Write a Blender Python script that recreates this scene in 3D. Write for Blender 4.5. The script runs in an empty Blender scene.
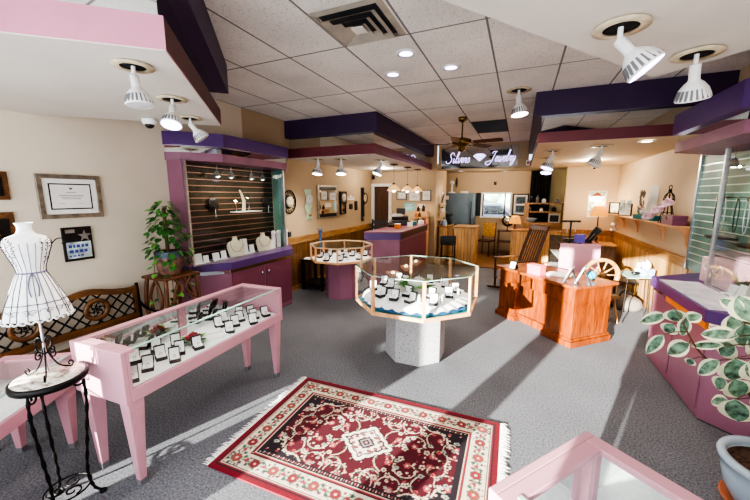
import bpy, math, random
import numpy as np
from mathutils import Vector, Matrix
random.seed(7)
scene = bpy.context.scene
COL = scene.collection
pi = math.pi
def R(d): return math.radians(d)

# ------------------------------------------------------------------ camera
H, FPX = 1.85, 333.0
_d = Vector((521-375, -(196-250), -FPX)).normalized()        # the room's depth axis in camera space
_u = Vector((0, -_d.z, _d.y)).normalized()
_x = _d.cross(_u)
CAMR = Matrix((_x, _d, _u))
cam_d = bpy.data.cameras.new('camera')
cam = bpy.data.objects.new('camera', cam_d); COL.objects.link(cam)
cam_d.sensor_width = 36; cam_d.lens = 36*FPX/750; cam_d.clip_start = .05
cam.matrix_world = Matrix.Translation((0, 0, H)) @ CAMR.to_4x4()
scene.camera = cam
def at(u, v, x=None, y=None, z=None):
    r = CAMR @ Vector((u-375, -(v-250), -FPX))
    t = (z-H)/r.z if z is not None else (x/r.x if x is not None else y/r.y)
    return Vector((0, 0, H)) + r*t

# ------------------------------------------------------------------ mesh helpers
class MB:
    def __init__(s): s.v = []; s.f = []; s.m = []; s.s = []; s.M = Matrix()
    def add(s, vs, fs, m=0, sm=False):
        n = len(s.v)
        s.v += [tuple(s.M @ Vector(p)) for p in vs]
        for f in fs:
            s.f.append([n+i for i in f]); s.m.append(m); s.s.append(sm)
        return s
    def box(s, c, d, rz=0, m=0, rx=0, ry=0):
        a, b, e = d[0]/2, d[1]/2, d[2]/2
        Q = Matrix.Translation(c) @ Matrix.Rotation(rz, 4, 'Z') @ Matrix.Rotation(ry, 4, 'Y') @ Matrix.Rotation(rx, 4, 'X')
        vs = [Q @ Vector((x*a, y*b, z*e)) for z in (-1, 1) for x, y in ((-1, -1), (1, -1), (1, 1), (-1, 1))]
        return s.add(vs, [(3, 2, 1, 0), (4, 5, 6, 7), (0, 1, 5, 4), (1, 2, 6, 5), (2, 3, 7, 6), (3, 0, 4, 7)], m)
    def bb(s, x0, x1, y0, y1, z0, z1, m=0):
        return s.box(((x0+x1)/2, (y0+y1)/2, (z0+z1)/2), (abs(x1-x0), abs(y1-y0), abs(z1-z0)), 0, m)
    def frust(s, c0, d0, c1, d1, m=0):
        vs = [(c0[0]+x*d0[0]/2, c0[1]+y*d0[1]/2, c0[2]) for x, y in ((-1, -1), (1, -1), (1, 1), (-1, 1))]
        vs += [(c1[0]+x*d1[0]/2, c1[1]+y*d1[1]/2, c1[2]) for x, y in ((-1, -1), (1, -1), (1, 1), (-1, 1))]
        return s.add(vs, [(3, 2, 1, 0), (4, 5, 6, 7), (0, 1, 5, 4), (1, 2, 6, 5), (2, 3, 7, 6), (3, 0, 4, 7)], m)
    def prism(s, poly, z0, z1, m=0):
        A = sum(poly[i][0]*poly[(i+1) % len(poly)][1]-poly[(i+1) % len(poly)][0]*poly[i][1] for i in range(len(poly)))
        if A < 0: poly = poly[::-1]
        n = len(poly)
        vs = [(p[0], p[1], z0) for p in poly]+[(p[0], p[1], z1) for p in poly]
        return s.add(vs, [list(range(n))[::-1], list(range(n, 2*n))]+[(i, (i+1) % n, n+(i+1) % n, n+i) for i in range(n)], m)
    def tube(s, pts, r, n=8, m=0, closed=False, caps=True):
        pts = [Vector(p) for p in pts]; k = len(pts)
        rs = r if isinstance(r, (list, tuple)) else [r]*k
        vs = []; prev = None
        for i, p in enumerate(pts):
            if closed: t = pts[(i+1) % k]-pts[i-1]
            else: t = pts[min(i+1, k-1)]-pts[max(i-1, 0)]
            if t.length < 1e-9: t = Vector((0, 0, 1))
            t.normalize()
            if prev is None:
                a = Vector((0, 0, 1)) if abs(t.z) < .9 else Vector((1, 0, 0))
                nrm = t.cross(a).normalized()
            else:
                nrm = prev-t*prev.dot(t)
                nrm = nrm.normalized() if nrm.length > 1e-6 else t.orthogonal().normalized()
            prev = nrm; b = t.cross(nrm)
            for j in range(n):
                a = 2*pi*j/n
                vs.append(p+(nrm*math.cos(a)+b*math.sin(a))*rs[i])
        fs = []
        for i in range(k if closed else k-1):
            q = (i+1) % k
            for j in range(n): fs.append((i*n+j, i*n+(j+1) % n, q*n+(j+1) % n, q*n+j))
        s.add(vs, fs, m, True)
        if caps and not closed:
            s.add(vs[:n], [list(range(n))[::-1]], m); s.add(vs[-n:], [list(range(n))], m)
        return s
    def lathe(s, prof, c=(0, 0, 0), n=24, m=0, Q=None, sm=True, a0=0.0, caps=False):
        vs = []
        Q = Q or Matrix()
        for r, z in prof:
            for j in range(n):
                a = 2*pi*j/n+a0
                vs.append(Vector(c)+Q @ Vector((r*math.cos(a), r*math.sin(a), z)))
        fs = [(i*n+j, i*n+(j+1) % n, (i+1)*n+(j+1) % n, (i+1)*n+j) for i in range(len(prof)-1) for j in range(n)]
        s.add(vs, fs, m, sm)
        if caps and prof[0][0] > 1e-4: s.add(vs[:n], [list(range(n))[::-1]], m)
        if caps and prof[-1][0] > 1e-4: s.add(vs[-n:], [list(range(n))], m)
        return s
    def ball(s, c, r, m=0, n=12, sc=(1, 1, 1)):
        k = max(4, n//2)
        vs = []
        for i in range(k+1):
            t = pi*i/k
            for j in range(n):
                a = 2*pi*j/n
                rr = max(math.sin(t), 1e-3)
                vs.append((c[0]+r*sc[0]*rr*math.cos(a), c[1]+r*sc[1]*rr*math.sin(a), c[2]-r*sc[2]*math.cos(t)))
        return s.add(vs, [(i*n+j, i*n+(j+1) % n, (i+1)*n+(j+1) % n, (i+1)*n+j) for i in range(k) for j in range(n)], m, True)
    def quad(s, a, b, c, d, m=0, sm=False): return s.add([a, b, c, d], [(0, 1, 2, 3)], m, sm)
    def leaf(s, p, dirv, up, L, W, m=0, bend=.15, mb=None):
        """leaf blade: a midrib with two halves, pointed, slightly folded and curved; mb = material of the rim"""
        d = Vector(dirv).normalized(); u = Vector(up); u = (u-d*u.dot(d)).normalized(); w = d.cross(u)
        K = 7; rows = []
        for i in range(K+1):
            t = i/K; wd = W/2*(math.sin(pi*t**.8))**.75 if 0 < t < 1 else .001
            c = Vector(p)+d*(L*t)-u*(bend*L*t*t)
            cols = (-1, -.62, 0, .62, 1)
            rows.append([c+w*wd*q+u*(.22*wd*abs(q)) for q in cols])
        vs = [q for r in rows for q in r]
        for i in range(K):
            for j in range(4):
                mm = (mb if mb is not None and (j in (0, 3)) else m)
                s.add([vs[i*5+j], vs[i*5+j+1], vs[i*5+j+6], vs[i*5+j+5]], [(0, 1, 2, 3)], mm, True)
        return s
    def build(s, name, mats, parent=None, bevel=0, merge=False):
        me = bpy.data.meshes.new(name)
        me.from_pydata(s.v, [], s.f)
        for mt in (mats if isinstance(mats, (list, tuple)) else [mats]): me.materials.append(mt)
        me.polygons.foreach_set('material_index', s.m)
        me.polygons.foreach_set('use_smooth', s.s)
        me.update()
        o = bpy.data.objects.new(name, me); COL.objects.link(o)
        if parent: o.parent = parent
        if bevel:
            b = o.modifiers.new('edge', 'BEVEL'); b.width = bevel; b.segments = 2; b.limit_method = 'ANGLE'; b.angle_limit = R(40)
        return o
def tag(o, label=None, cat=None, group=None, kind=None):
    if label: o['label'] = label
    if cat: o['category'] = cat
    if group: o['group'] = group
    if kind: o['kind'] = kind
    return o
def thing(name, label, cat, loc=(0, 0, 0), rz=0, group=None):
    o = bpy.data.objects.new(name, None); COL.objects.link(o); o.empty_display_size = .1
    o.location = loc; o.rotation_euler = (0, 0, rz)
    return tag(o, label, cat, group)
def dup(root, loc, rz=0, label=None, group=None, scale=None):
    r = root.copy(); COL.objects.link(r); r.location = loc; r.rotation_euler = (0, 0, rz)
    if scale: r.scale = (scale,)*3
    if label: r['label'] = label
    if group: r['group'] = group
    for ch in list(root.children):
        c = ch.copy(); COL.objects.link(c); c.parent = r
        for g in list(ch.children):
            d = g.copy(); COL.objects.link(d); d.parent = c
    return r
def struct(name, mb, mat, bevel=0, label=None):
    o = mb.build(name, mat, None, bevel); o['kind'] = 'structure'
    if label: o['label'] = label
    return o
def spline(pts, n=6, closed=False):
    P = [Vector(p) for p in pts]; out = []; k = len(P)
    g = (lambda i: P[i % k]) if closed else (lambda i: P[max(0, min(k-1, i))])
    for i in range(k if closed else k-1):
        a, b, c, d = g(i-1), g(i), g(i+1), g(i+2)
        for j in range(n):
            t = j/n
            out.append(.5*((2*b)+(c-a)*t+(2*a-5*b+4*c-d)*t*t+(3*b-a-3*c+d)*t**3))
    if not closed: out.append(P[-1])
    return out
def spiral(c, r0, r1, a0, a1, n=20, plane='xz'):
    out = []
    for i in range(n+1):
        t = i/n; a = a0+(a1-a0)*t; r = r0+(r1-r0)*t
        p, q = r*math.cos(a), r*math.sin(a)
        out.append(Vector(c)+(Vector((p, 0, q)) if plane == 'xz' else (Vector((0, p, q)) if plane == 'yz' else Vector((p, q, 0)))))
    return out
ORD = ['first', 'second', 'third', 'fourth', 'fifth', 'sixth', 'seventh', 'eighth', 'ninth', 'tenth', 'eleventh', 'twelfth', 'thirteenth', 'fourteenth', 'fifteenth', 'sixteenth']

# ------------------------------------------------------------------ materials
def lin(c): return tuple((q/255/12.92 if q/255 <= .04045 else ((q/255+.055)/1.055)**2.4) for q in c)+(1,)
def newmat(name):
    m = bpy.data.materials.new(name); m.use_nodes = True
    nt = m.node_tree; b = nt.nodes['Principled BSDF']
    return m, nt, b
def N(nt, t, **k):
    n = nt.nodes.new(t)
    for a, v in k.items():
        if a in n.inputs.keys(): n.inputs[a].default_value = v
        else: setattr(n, a, v)
    return n
def coords(nt, scale=(1, 1, 1)):
    tc = N(nt, 'ShaderNodeTexCoord'); mp = N(nt, 'ShaderNodeMapping'); mp.inputs['Scale'].default_value = scale
    nt.links.new(tc.outputs['Object'], mp.inputs['Vector']); return mp.outputs['Vector']
def ramp(nt, fac, stops):
    r = N(nt, 'ShaderNodeValToRGB'); e = r.color_ramp.elements
    while len(e) < len(stops): e.new(.5)
    for i, (p, c) in enumerate(stops): e[i].position = p; e[i].color = lin(c)
    nt.links.new(fac, r.inputs[0]); return r.outputs[0]
def pm(name, c, rough=.5, metal=0, var=.08, scale=6, bump=0, emit=0, ecol=None, coat=0):
    m, nt, b = newmat(name)
    n = N(nt, 'ShaderNodeTexNoise', Scale=scale, Detail=3.0)
    nt.links.new(coords(nt), n.inputs['Vector'])
    lo = tuple(max(0, q*(1-var)) for q in c); hi = tuple(min(255, q*(1+var)) for q in c)
    nt.links.new(ramp(nt, n.outputs[0], [(.3, lo), (.7, hi)]), b.inputs['Base Color'])
    b.inputs['Roughness'].default_value = rough; b.inputs['Metallic'].default_value = metal
    if coat: b.inputs['Coat Weight'].default_value = coat; b.inputs['Coat Roughness'].default_value = .1
    if bump:
        bp = N(nt, 'ShaderNodeBump', Strength=bump, Distance=.01)
        nt.links.new(n.outputs[0], bp.inputs['Height']); nt.links.new(bp.outputs[0], b.inputs['Normal'])
    if emit:
        b.inputs['Emission Color'].default_value = lin(ecol or c); b.inputs['Emission Strength'].default_value = emit
    return m
def wood(name, c1, c2, rough=.4, stretch=(12, 1.2, 12), coat=.1, planks=0, pc=(60, 35, 15)):
    m, nt, b = newmat(name)
    v = coords(nt, stretch)
    n = N(nt, 'ShaderNodeTexNoise', Scale=2.0, Detail=5.0, Distortion=1.2); nt.links.new(v, n.inputs['Vector'])
    col = ramp(nt, n.outputs[0], [(.32, c1), (.5, tuple((p+q)/2 for p, q in zip(c1, c2))), (.68, c2)])
    if planks:
        sp = N(nt, 'ShaderNodeSeparateXYZ'); nt.links.new(coords(nt), sp.inputs[0])
        ad = N(nt, 'ShaderNodeMath', operation='ADD'); nt.links.new(sp.outputs[0], ad.inputs[0]); nt.links.new(sp.outputs[1], ad.inputs[1])
        dv = N(nt, 'ShaderNodeMath', operation='DIVIDE'); nt.links.new(ad.outputs[0], dv.inputs[0]); dv.inputs[1].default_value = planks
        fl = N(nt, 'ShaderNodeMath', operation='FLOOR'); nt.links.new(dv.outputs[0], fl.inputs[0])
        wn = N(nt, 'ShaderNodeTexWhiteNoise', noise_dimensions='1D'); nt.links.new(fl.outputs[0], wn.inputs['W'])
        fr = N(nt, 'ShaderNodeMath', operation='FRACT'); nt.links.new(dv.outputs[0], fr.inputs[0])
        lt = N(nt, 'ShaderNodeMath', operation='LESS_THAN'); nt.links.new(fr.outputs[0], lt.inputs[0]); lt.inputs[1].default_value = .07
        hs = N(nt, 'ShaderNodeHueSaturation')
        mr = N(nt, 'ShaderNodeMapRange'); nt.links.new(wn.outputs[0], mr.inputs[0]); mr.inputs[3].default_value = .72; mr.inputs[4].default_value = 1.2
        nt.links.new(mr.outputs[0], hs.inputs['Value']); nt.links.new(col, hs.inputs['Color'])
        mx = N(nt, 'ShaderNodeMixRGB'); nt.links.new(lt.outputs[0], mx.inputs[0]); nt.links.new(hs.outputs[0], mx.inputs[1]); mx.inputs[2].default_value = lin(pc)
        col = mx.outputs[0]
    nt.links.new(col, b.inputs['Base Color']); b.inputs['Roughness'].default_value = rough
    b.inputs['Coat Weight'].default_value = coat; b.inputs['Coat Roughness'].default_value = .15
    return m
def glass(name, tint=(251, 253, 252), f0=.025, rough=.0):
    m, nt, b = newmat(name); nt.nodes.remove(b)
    out = nt.nodes['Material Output']
    tr = N(nt, 'ShaderNodeBsdfTransparent'); tr.inputs[0].default_value = lin(tint)
    gl = N(nt, 'ShaderNodeBsdfGlossy'); gl.inputs['Roughness'].default_value = rough
    lw = N(nt, 'ShaderNodeLayerWeight', Blend=.12)
    nz = N(nt, 'ShaderNodeTexNoise', Scale=3.0); nt.links.new(coords(nt), nz.inputs['Vector'])
    mr = N(nt, 'ShaderNodeMath', operation='MULTIPLY_ADD'); nt.links.new(lw.outputs['Fresnel'], mr.inputs[0]); mr.inputs[1].default_value = .26; mr.inputs[2].default_value = f0
    mx = N(nt, 'ShaderNodeMixShader'); nt.links.new(mr.outputs[0], mx.inputs[0]); nt.links.new(tr.outputs[0], mx.inputs[1]); nt.links.new(gl.outputs[0], mx.inputs[2])
    nt.links.new(mx.outputs[0], out.inputs[0])
    return m
def speckle(name, base, spots, scale, rough=.8, bump=.0, thr=.5, soft=.12):
    m, nt, b = newmat(name)
    n = N(nt, 'ShaderNodeTexNoise', Scale=scale, Detail=2.0, Roughness=.7); v = coords(nt); nt.links.new(v, n.inputs['Vector'])
    n2 = N(nt, 'ShaderNodeTexNoise', Scale=1.3, Detail=2.0); nt.links.new(v, n2.inputs['Vector'])
    c1 = ramp(nt, n.outputs[0], [(thr-soft, spots), (thr+soft, base)])
    mx = N(nt, 'ShaderNodeMixRGB', blend_type='MULTIPLY'); mx.inputs[0].default_value = 1
    nt.links.new(c1, mx.inputs[1]); nt.links.new(ramp(nt, n2.outputs[0], [(.3, (232, 232, 232)), (.7, (255, 255, 255))]), mx.inputs[2])
    nt.links.new(mx.outputs[0], b.inputs['Base Color']); b.inputs['Roughness'].default_value = rough
    if bump:
        bp = N(nt, 'ShaderNodeBump', Strength=bump, Distance=.004); nt.links.new(n.outputs[0], bp.inputs['Height']); nt.links.new(bp.outputs[0], b.inputs['Normal'])
    return m, nt, b, mx

M = {}
M['cream'] = pm('cream paint', (222, 211, 192), .75, var=.02, scale=1.5)
M['tan2'] = pm('deep tan paint', (188, 166, 136), .75, var=.02, scale=1.5)
M['tan'] = pm('tan paint', (206, 186, 156), .75, var=.02, scale=1.5)
M['soffit_white'] = pm('soffit white paint', (222, 216, 208), .7, var=.02, scale=2)
M['purple'] = pm('purple laminate', (86, 54, 116), .32, var=.04, scale=3)
M['deep_purple'] = pm('deep purple paint', (60, 40, 78), .5, var=.05, scale=3)
M['pink_paint'] = pm('pink paint', (214, 142, 166), .5, var=.03, scale=3)
M['maroon'] = pm('maroon laminate', (116, 58, 66), .4, var=.05, scale=3)
M['mauve'] = pm('mauve laminate', (146, 98, 120), .35, var=.05, scale=3)
M['plum'] = pm('plum laminate', (122, 68, 88), .35, var=.05, scale=3)
M['case_pink'] = pm('pink laminate', (204, 150, 164), .4, var=.03, scale=3)
M['mirror'] = pm('mirror', (225, 228, 228), .03, 1, var=.01)
M['chrome'] = pm('chrome', (205, 208, 212), .15, 1, var=.02)
M['gold'] = pm('brass', (136, 110, 66), .25, 1, var=.06)
M['alu'] = pm('brushed aluminium', (190, 192, 196), .35, 1, var=.05, scale=30)
M['black'] = pm('black lacquer', (22, 20, 22), .35, var=.1)
M['blackmatte'] = pm('matt black', (16, 15, 16), .8, var=.1)
M['iron'] = pm('wrought iron', (24, 22, 22), .45, .6, var=.2, scale=30, bump=.2)
M['white'] = pm('white enamel', (240, 240, 240), .4, var=.02)
M['velvet'] = pm('white velvet', (244, 243, 246), .85, var=.03, scale=40)
M['cream_velvet'] = pm('cream leatherette', (234, 224, 200), .6, var=.04, scale=20)
M['darkvelvet'] = pm('black leatherette', (20, 18, 24), .5, var=.15, scale=20)
M['glass'] = glass('clear glass')
M['glass_edge'] = pm('glass edge', (170, 205, 195), .1, var=.03)
M['oak'] = wood('oak', (140, 100, 60), (188, 146, 96), .45)
M['oak_v'] = wood('oak vertical', (92, 62, 34), (136, 98, 58), .45, (14, 14, 1.2), .1, .095, (80, 46, 18))
M['pine_v'] = wood('pine panelling', (196, 148, 90), (234, 192, 134), .45, (14, 14, 1.2), .15, .088, (106, 62, 22))
M['cherry'] = wood('cherry', (98, 44, 15), (150, 76, 28), .35, (9, 9, 1.4), .35)
M['cherry_top'] = wood('cherry top', (116, 58, 28), (166, 92, 50), .3, (1.6, 12, 12), .4)
M['walnut'] = wood('walnut', (60, 34, 20), (104, 62, 34), .4, (10, 10, 2))
M['bench_wood'] = wood('bench wood', (84, 52, 26), (126, 82, 44), .45, (12, 2, 12))
M['doorwood'] = wood('brown door', (70, 46, 30), (98, 66, 44), .5, (12, 12, 1))
M['twig'] = wood('twig wood', (74, 40, 20), (128, 78, 42), .5, (20, 20, 3))
M['pale_wood'] = wood('pale maple', (206, 150, 104), (232, 186, 140), .45, (14, 14, 2))
M['floorwood'] = wood('wood floor', (110, 74, 38), (156, 112, 64), .35, (1.5, 12, 12), .2)
M['soil'] = pm('soil', (66, 46, 34), .95, var=.4, scale=60, bump=.6)
M['leaf'] = pm('green leaf', (52, 104, 46), .4, var=.35, scale=9)
M['leaf2'] = pm('light green leaf', (98, 150, 66), .4, var=.25, scale=9)
M['ficus'] = pm('dark green leaf', (88, 116, 98), .3, var=.5, scale=30)
M['ficus_rim'] = pm('cream leaf rim', (226, 226, 196), .35, var=.06, scale=20)
M['stem'] = pm('stem', (92, 70, 48), .7, var=.2, scale=20)
M['blue_pot'] = pm('pale blue glaze', (176, 196, 214), .18, var=.06, scale=5, coat=.5)
M['terracotta'] = pm('terracotta', (176, 104, 72), .8, var=.1)
M['pot_clay'] = pm('patterned clay', (122, 92, 80), .5, var=.35, scale=25)
M['petal_red'] = pm('red petal', (176, 62, 74), .6, var=.2, scale=25)
M['petal_white'] = pm('white petal', (244, 240, 234), .6, var=.05, scale=25)
M['pink_plastic'] = pm('pink card', (228, 110, 130), .4, var=.05)
M['paper'] = pm('white paper', (240, 238, 234), .7, var=.03)
M['teal'] = pm('teal cloth', (30, 118, 124), .6, var=.1, scale=15)
M['blue_cloth'] = pm('blue satin', (56, 110, 158), .45, var=.15, scale=15)
M['steel'] = pm('grey blue enamel', (96, 112, 122), .4, .2, var=.05, scale=3)
M['shade'] = pm('lamp shade', (236, 172, 84), .8, var=.05, emit=.55, ecol=(255, 168, 66))
M['bulb'] = pm('lamp face', (255, 250, 245), .3, var=.0, emit=9, ecol=(255, 244, 228))
M['bulb_off'] = pm('lamp lens', (232, 232, 236), .2, var=.02)
M['bulb_violet'] = pm('lamp lens lit', (220, 215, 255), .3, var=.0, emit=5, ecol=(214, 206, 255))
M['neon'] = pm('neon tube', (236, 228, 255), .3, var=.0, emit=1.8, ecol=(206, 190, 255))
M['peach_glass'] = pm('peach glass shade', (236, 196, 150), .3, var=.05, emit=.7, ecol=(255, 196, 130))
M['sign_glass'] = pm('grey mirror glass', (186, 190, 192), .04, 1, var=.08, scale=2)
M['slat_dark'] = pm('dark green slat', (16, 24, 18), .3, .0, var=.15, scale=3)
M['slat_teal'] = pm('teal slat', (88, 128, 120), .45, .0, var=.2, scale=2)
M['slat_rail'] = pm('slat rail', (176, 140, 136), .3, .7, var=.05)
M['rail_teal'] = pm('pale rail', (206, 222, 218), .3, .6, var=.05)
M['grey'] = pm('grey plastic', (120, 120, 124), .5, var=.05)
M['darkgrey'] = pm('dark grey', (58, 58, 62), .5, var=.1)
M['tin_rim'] = pm('aged ring', (206, 192, 164), .5, var=.1, scale=20)
M['yellow_fabric'] = pm('yellow tapestry', (172, 132, 62), .8, var=.3, scale=25)
M['pink_boa'] = pm('pink tulle', (226, 190, 202), .9, var=.1, scale=20)
M['green_wall'] = pm('sage paint', (206, 196, 152), .75, var=.02)
M['violet_box'] = pm('violet box', (96, 84, 170), .4, var=.08)
M['cert_blue'] = pm('aqua card', (120, 190, 198), .6, var=.1)
M['clock_face'] = pm('ivory dial', (236, 226, 200), .5, var=.05)
M['clear_green'] = pm('frosted green glass', (176, 204, 182), .15, var=.06)
M['silver_frame'] = pm('silver leaf frame', (164, 156, 144), .3, .85, var=.15, scale=15)
M['photo_dark'] = pm('dark photo print', (44, 60, 66), .4, var=.6, scale=14)
M['photo_light'] = pm('pale photo print', (176, 192, 196), .5, var=.35, scale=12)
M['quartz'] = pm('crystal', (230, 232, 238), .05, .4, var=.05)
M['steelgrey'] = pm('grey laminate', (150, 146, 140), .5, var=.06)
M['orange_strip'] = pm('copper laminate', (236, 138, 50), .4, var=.06)
M['marble'], *_ = speckle('marble mosaic', (222, 216, 206), (128, 116, 104), 22, .25, 0, .46, .1)
M['terrazzo'], *_ = speckle('speckled stone', (190, 191, 194), (132, 135, 140), 55, .6, 0, .4, .06)
M['carpet'], *_ = speckle('grey carpet', (130, 131, 137), (78, 80, 88), 75, .95, .5, .5, .16)
mt, nt, b, mx = speckle('acoustic tile', (244, 240, 234), (176, 172, 166), 75, .9, .25, .36, .07)
sp = N(nt, 'ShaderNodeSeparateXYZ'); nt.links.new(coords(nt), sp.inputs[0])
ms = []
for ax, off, per, w in ((0, .325, .61, .03), (1, -2.885, 1.215, .015)):
    a = N(nt, 'ShaderNodeMath', operation='ADD'); nt.links.new(sp.outputs[ax], a.inputs[0]); a.inputs[1].default_value = off+100*per+w*per/2
    d = N(nt, 'ShaderNodeMath', operation='DIVIDE'); nt.links.new(a.outputs[0], d.inputs[0]); d.inputs[1].default_value = per
    f = N(nt, 'ShaderNodeMath', operation='FRACT'); nt.links.new(d.outputs[0], f.inputs[0])
    l = N(nt, 'ShaderNodeMath', operation='LESS_THAN'); nt.links.new(f.outputs[0], l.inputs[0]); l.inputs[1].default_value = w
    ms.append(l)
mm = N(nt, 'ShaderNodeMath', operation='MAXIMUM'); nt.links.new(ms[0].outputs[0], mm.inputs[0]); nt.links.new(ms[1].outputs[0], mm.inputs[1])
gx = N(nt, 'ShaderNodeMixRGB'); nt.links.new(mm.outputs[0], gx.inputs[0]); nt.links.new(mx.outputs[0], gx.inputs[1]); gx.inputs[2].default_value = lin((126, 122, 120))
nt.links.new(gx.outputs[0], b.inputs['Base Color']); M['ceiling'] = mt
EXPO=0.2; SUN_E=33.0; FRONT_FILL_E=120; ROOM=0.85
# ================================================================== THE ROOM
XL, XR, YF, ZC = -4.0, 2.06, -0.9, 3.18
mb = MB(); mb.add([(XL-.2, YF-.2, 0), (XR+.2, YF-.2, 0), (XR+.2, 8.95, 0), (XL-.2, 8.95, 0), (XL-.2, YF-.2, -.1), (XR+.2, YF-.2, -.1), (XR+.2, 8.95, -.1), (XL-.2, 8.95, -.1)],
                  [(0, 1, 2, 3), (7, 6, 5, 4), (0, 4, 5, 1), (1, 5, 6, 2), (2, 6, 7, 3), (3, 7, 4, 0)])
struct('floor', mb, M['carpet'])
struct('floor_rear', MB().bb(-4.4, XR+.2, 8.95, 11.7, -.1, 0), M['floorwood'])
struct('trim_1', MB().bb(XL, XR, 8.92, 8.98, 0, .008), M['gold'])
struct('ceiling', MB().bb(XL-.2, XR+.2, YF-.2, 9.25, ZC, ZC+.1), M['ceiling'])
struct('ceiling_rear', MB().bb(-3.0, XR+.2, 9.3, 11.7, 2.62, 2.72), M['tan'])
struct('wall_left', MB().bb(XL-.12, XL, YF-.1, 4.1, 0, ZC), M['cream'])
struct('wall_left_rear', MB().bb(XL-.12, XL, 4.1, 9.1, 0, ZC), M['tan2'])  # same wall continued, warm rear light painted into its tan
struct('wall_right', MB().bb(XR, XR+.12, YF-.1, 11.6, 0, ZC), M['tan'])
# front wall behind the viewer, with its shop windows
mb = MB(); wins = [(-3.32, -3.04), (-2.53, -1.78), (-1.55, -.58)]
mb.bb(XL, XR, YF-.12, YF, 0, .35).bb(XL, XR, YF-.12, YF, 2.53, ZC)
xs = [XL]+[q for w in wins for q in w]+[XR]
for i in range(0, len(xs), 2): mb.bb(xs[i], xs[i+1], YF-.12, YF, .35, 2.53)
struct('wall_front', mb, M['cream'])
for i, (a, b_) in enumerate(wins):
    w = struct('window_%d' % (i+1), MB().bb(a, b_, YF-.07, YF-.064, .35, 2.53), M['glass'])
    fr = MB()
    for q in ((a, a+.025, .35, 2.53), (b_-.025, b_, .35, 2.53)): fr.bb(q[0], q[1], YF-.1, YF-.03, q[2], q[3])
    fr.bb(a, b_, YF-.1, YF-.03, .35, .375).bb(a, b_, YF-.1, YF-.03, 2.505, 2.53)
    fr.build('window_frame', M['alu'], w)
# back wall with the doorway, behind the reception counter
mb = MB(); mb.bb(-3.42, -2.12, 9.0, 9.12, 0, ZC).bb(-4.0, -3.42, 9.0, 9.12, 2.16, ZC)
struct('wall_back', mb, M['tan2'])
d = struct('door_1', MB().bb(-3.94, -3.46, 9.05, 9.09, 0, 2.12), M['doorwood'])
MB().bb(-4.0, -3.94, 8.97, 9.04, 0, 2.16).bb(-3.46, -3.38, 8.97, 9.04, 0, 2.16).bb(-4.0, -3.38, 8.97, 9.04, 2.12, 2.2).build('door_frame', M['white'], d)
MB().ball((-3.52, 9.02, 1.0), .03).build('door_handle', M['gold'], d)
struct('wall_bulkhead', MB().bb(-2.11, .12, 9.2, 9.3, 2.53, ZC), M['tan2'])
struct('wall_pier', MB().bb(-2.25, -2.12, 9.121, 10.4, 0, 2.62), M['tan2'])
struct('wall_store', MB().bb(-3.0, -2.9, 9.121, 11.5, 0, 2.62), M['tan2'])
# far kitchen wall, with a window to the street
wx0, wx1, wz0, wz1 = -1.14, -.31, 1.2, 1.92
mb = MB(); mb.bb(-3.0, wx0, 11.5, 11.62, 0, 2.66).bb(wx1, 1.34, 11.5, 11.62, 0, 2.66).bb(wx0, wx1, 11.5, 11.62, 0, wz0).bb(wx0, wx1, 11.5, 11.62, wz1, 2.66)
struct('wall_kitchen', mb, M['tan2'])
struct('wall_alcove', MB().bb(.8, 1.34, 11.44, 11.5, 0, 2.62), M['green_wall'])
w = struct('window_4', MB().bb(wx0, wx1, 11.55, 11.556, wz0, wz1), M['glass'])
fr = MB(); t = .05
fr.bb(wx0-t, wx0, 11.46, 11.56, wz0-t, wz1+t).bb(wx1, wx1+t, 11.46, 11.56, wz0-t, wz1+t).bb(wx0, wx1, 11.46, 11.56, wz1, wz1+t).bb(wx0-.06, wx1+.06, 11.42, 11.56, wz0-t, wz0)
fr.build('window_frame', M['white'], w)
MB().bb(wx0-.3, wx0-.055, 11.47, 11.497, wz0, wz1+.03).build('dark_side_panel', M['black'], w)
MB().bb(wx0, wx0+.035, 11.5, 11.54, wz0, wz1).bb(wx1-.17, wx1-.13, 11.5, 11.54, wz0, wz1).build('window_mullion', M['black'], w)
# corner wall at the right rear
struct('wall_rear', MB().bb(1.0, XR, 9.45, 9.57, 0, 2.62), M['tan'])
# wainscot and rails
def wains(name, x0, x1, y0, y1, top, mat, rail, thin):
    o = struct(name, MB().bb(x0, x1, y0, y1, .1, top), mat)
    ax = abs(x1-x0) < abs(y1-y0)
    q = thin
    MB().bb(x0-(q if ax else 0), x1+(q if ax else 0), y0-(0 if ax else q), y1, top, top+.045).bb(x0-(q/2 if ax else 0), x1+(q/2 if ax else 0), y0-(0 if ax else q/2), y1, top-.09, top).build('rail', rail, o)
wains('trim_2', XL, XL+.02, 4.95, 8.97, 1.02, M['oak_v'], M['oak'], .02)
wains('trim_3', XR-.02, XR, 5.5, 9.45, 1.0, M['pine_v'], M['oak'], .02)
wains('trim_4', 1.0, XR-.02, 9.43, 9.45, 1.0, M['pine_v'], M['oak'], .02)
struct('baseboard_left', MB().bb(XL, XL+.018, YF, 8.97, 0, .1), M['oak'])
struct('baseboard_right', MB().bb(XR-.018, XR, YF, 9.44, 0, .1), M['oak'])

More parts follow.
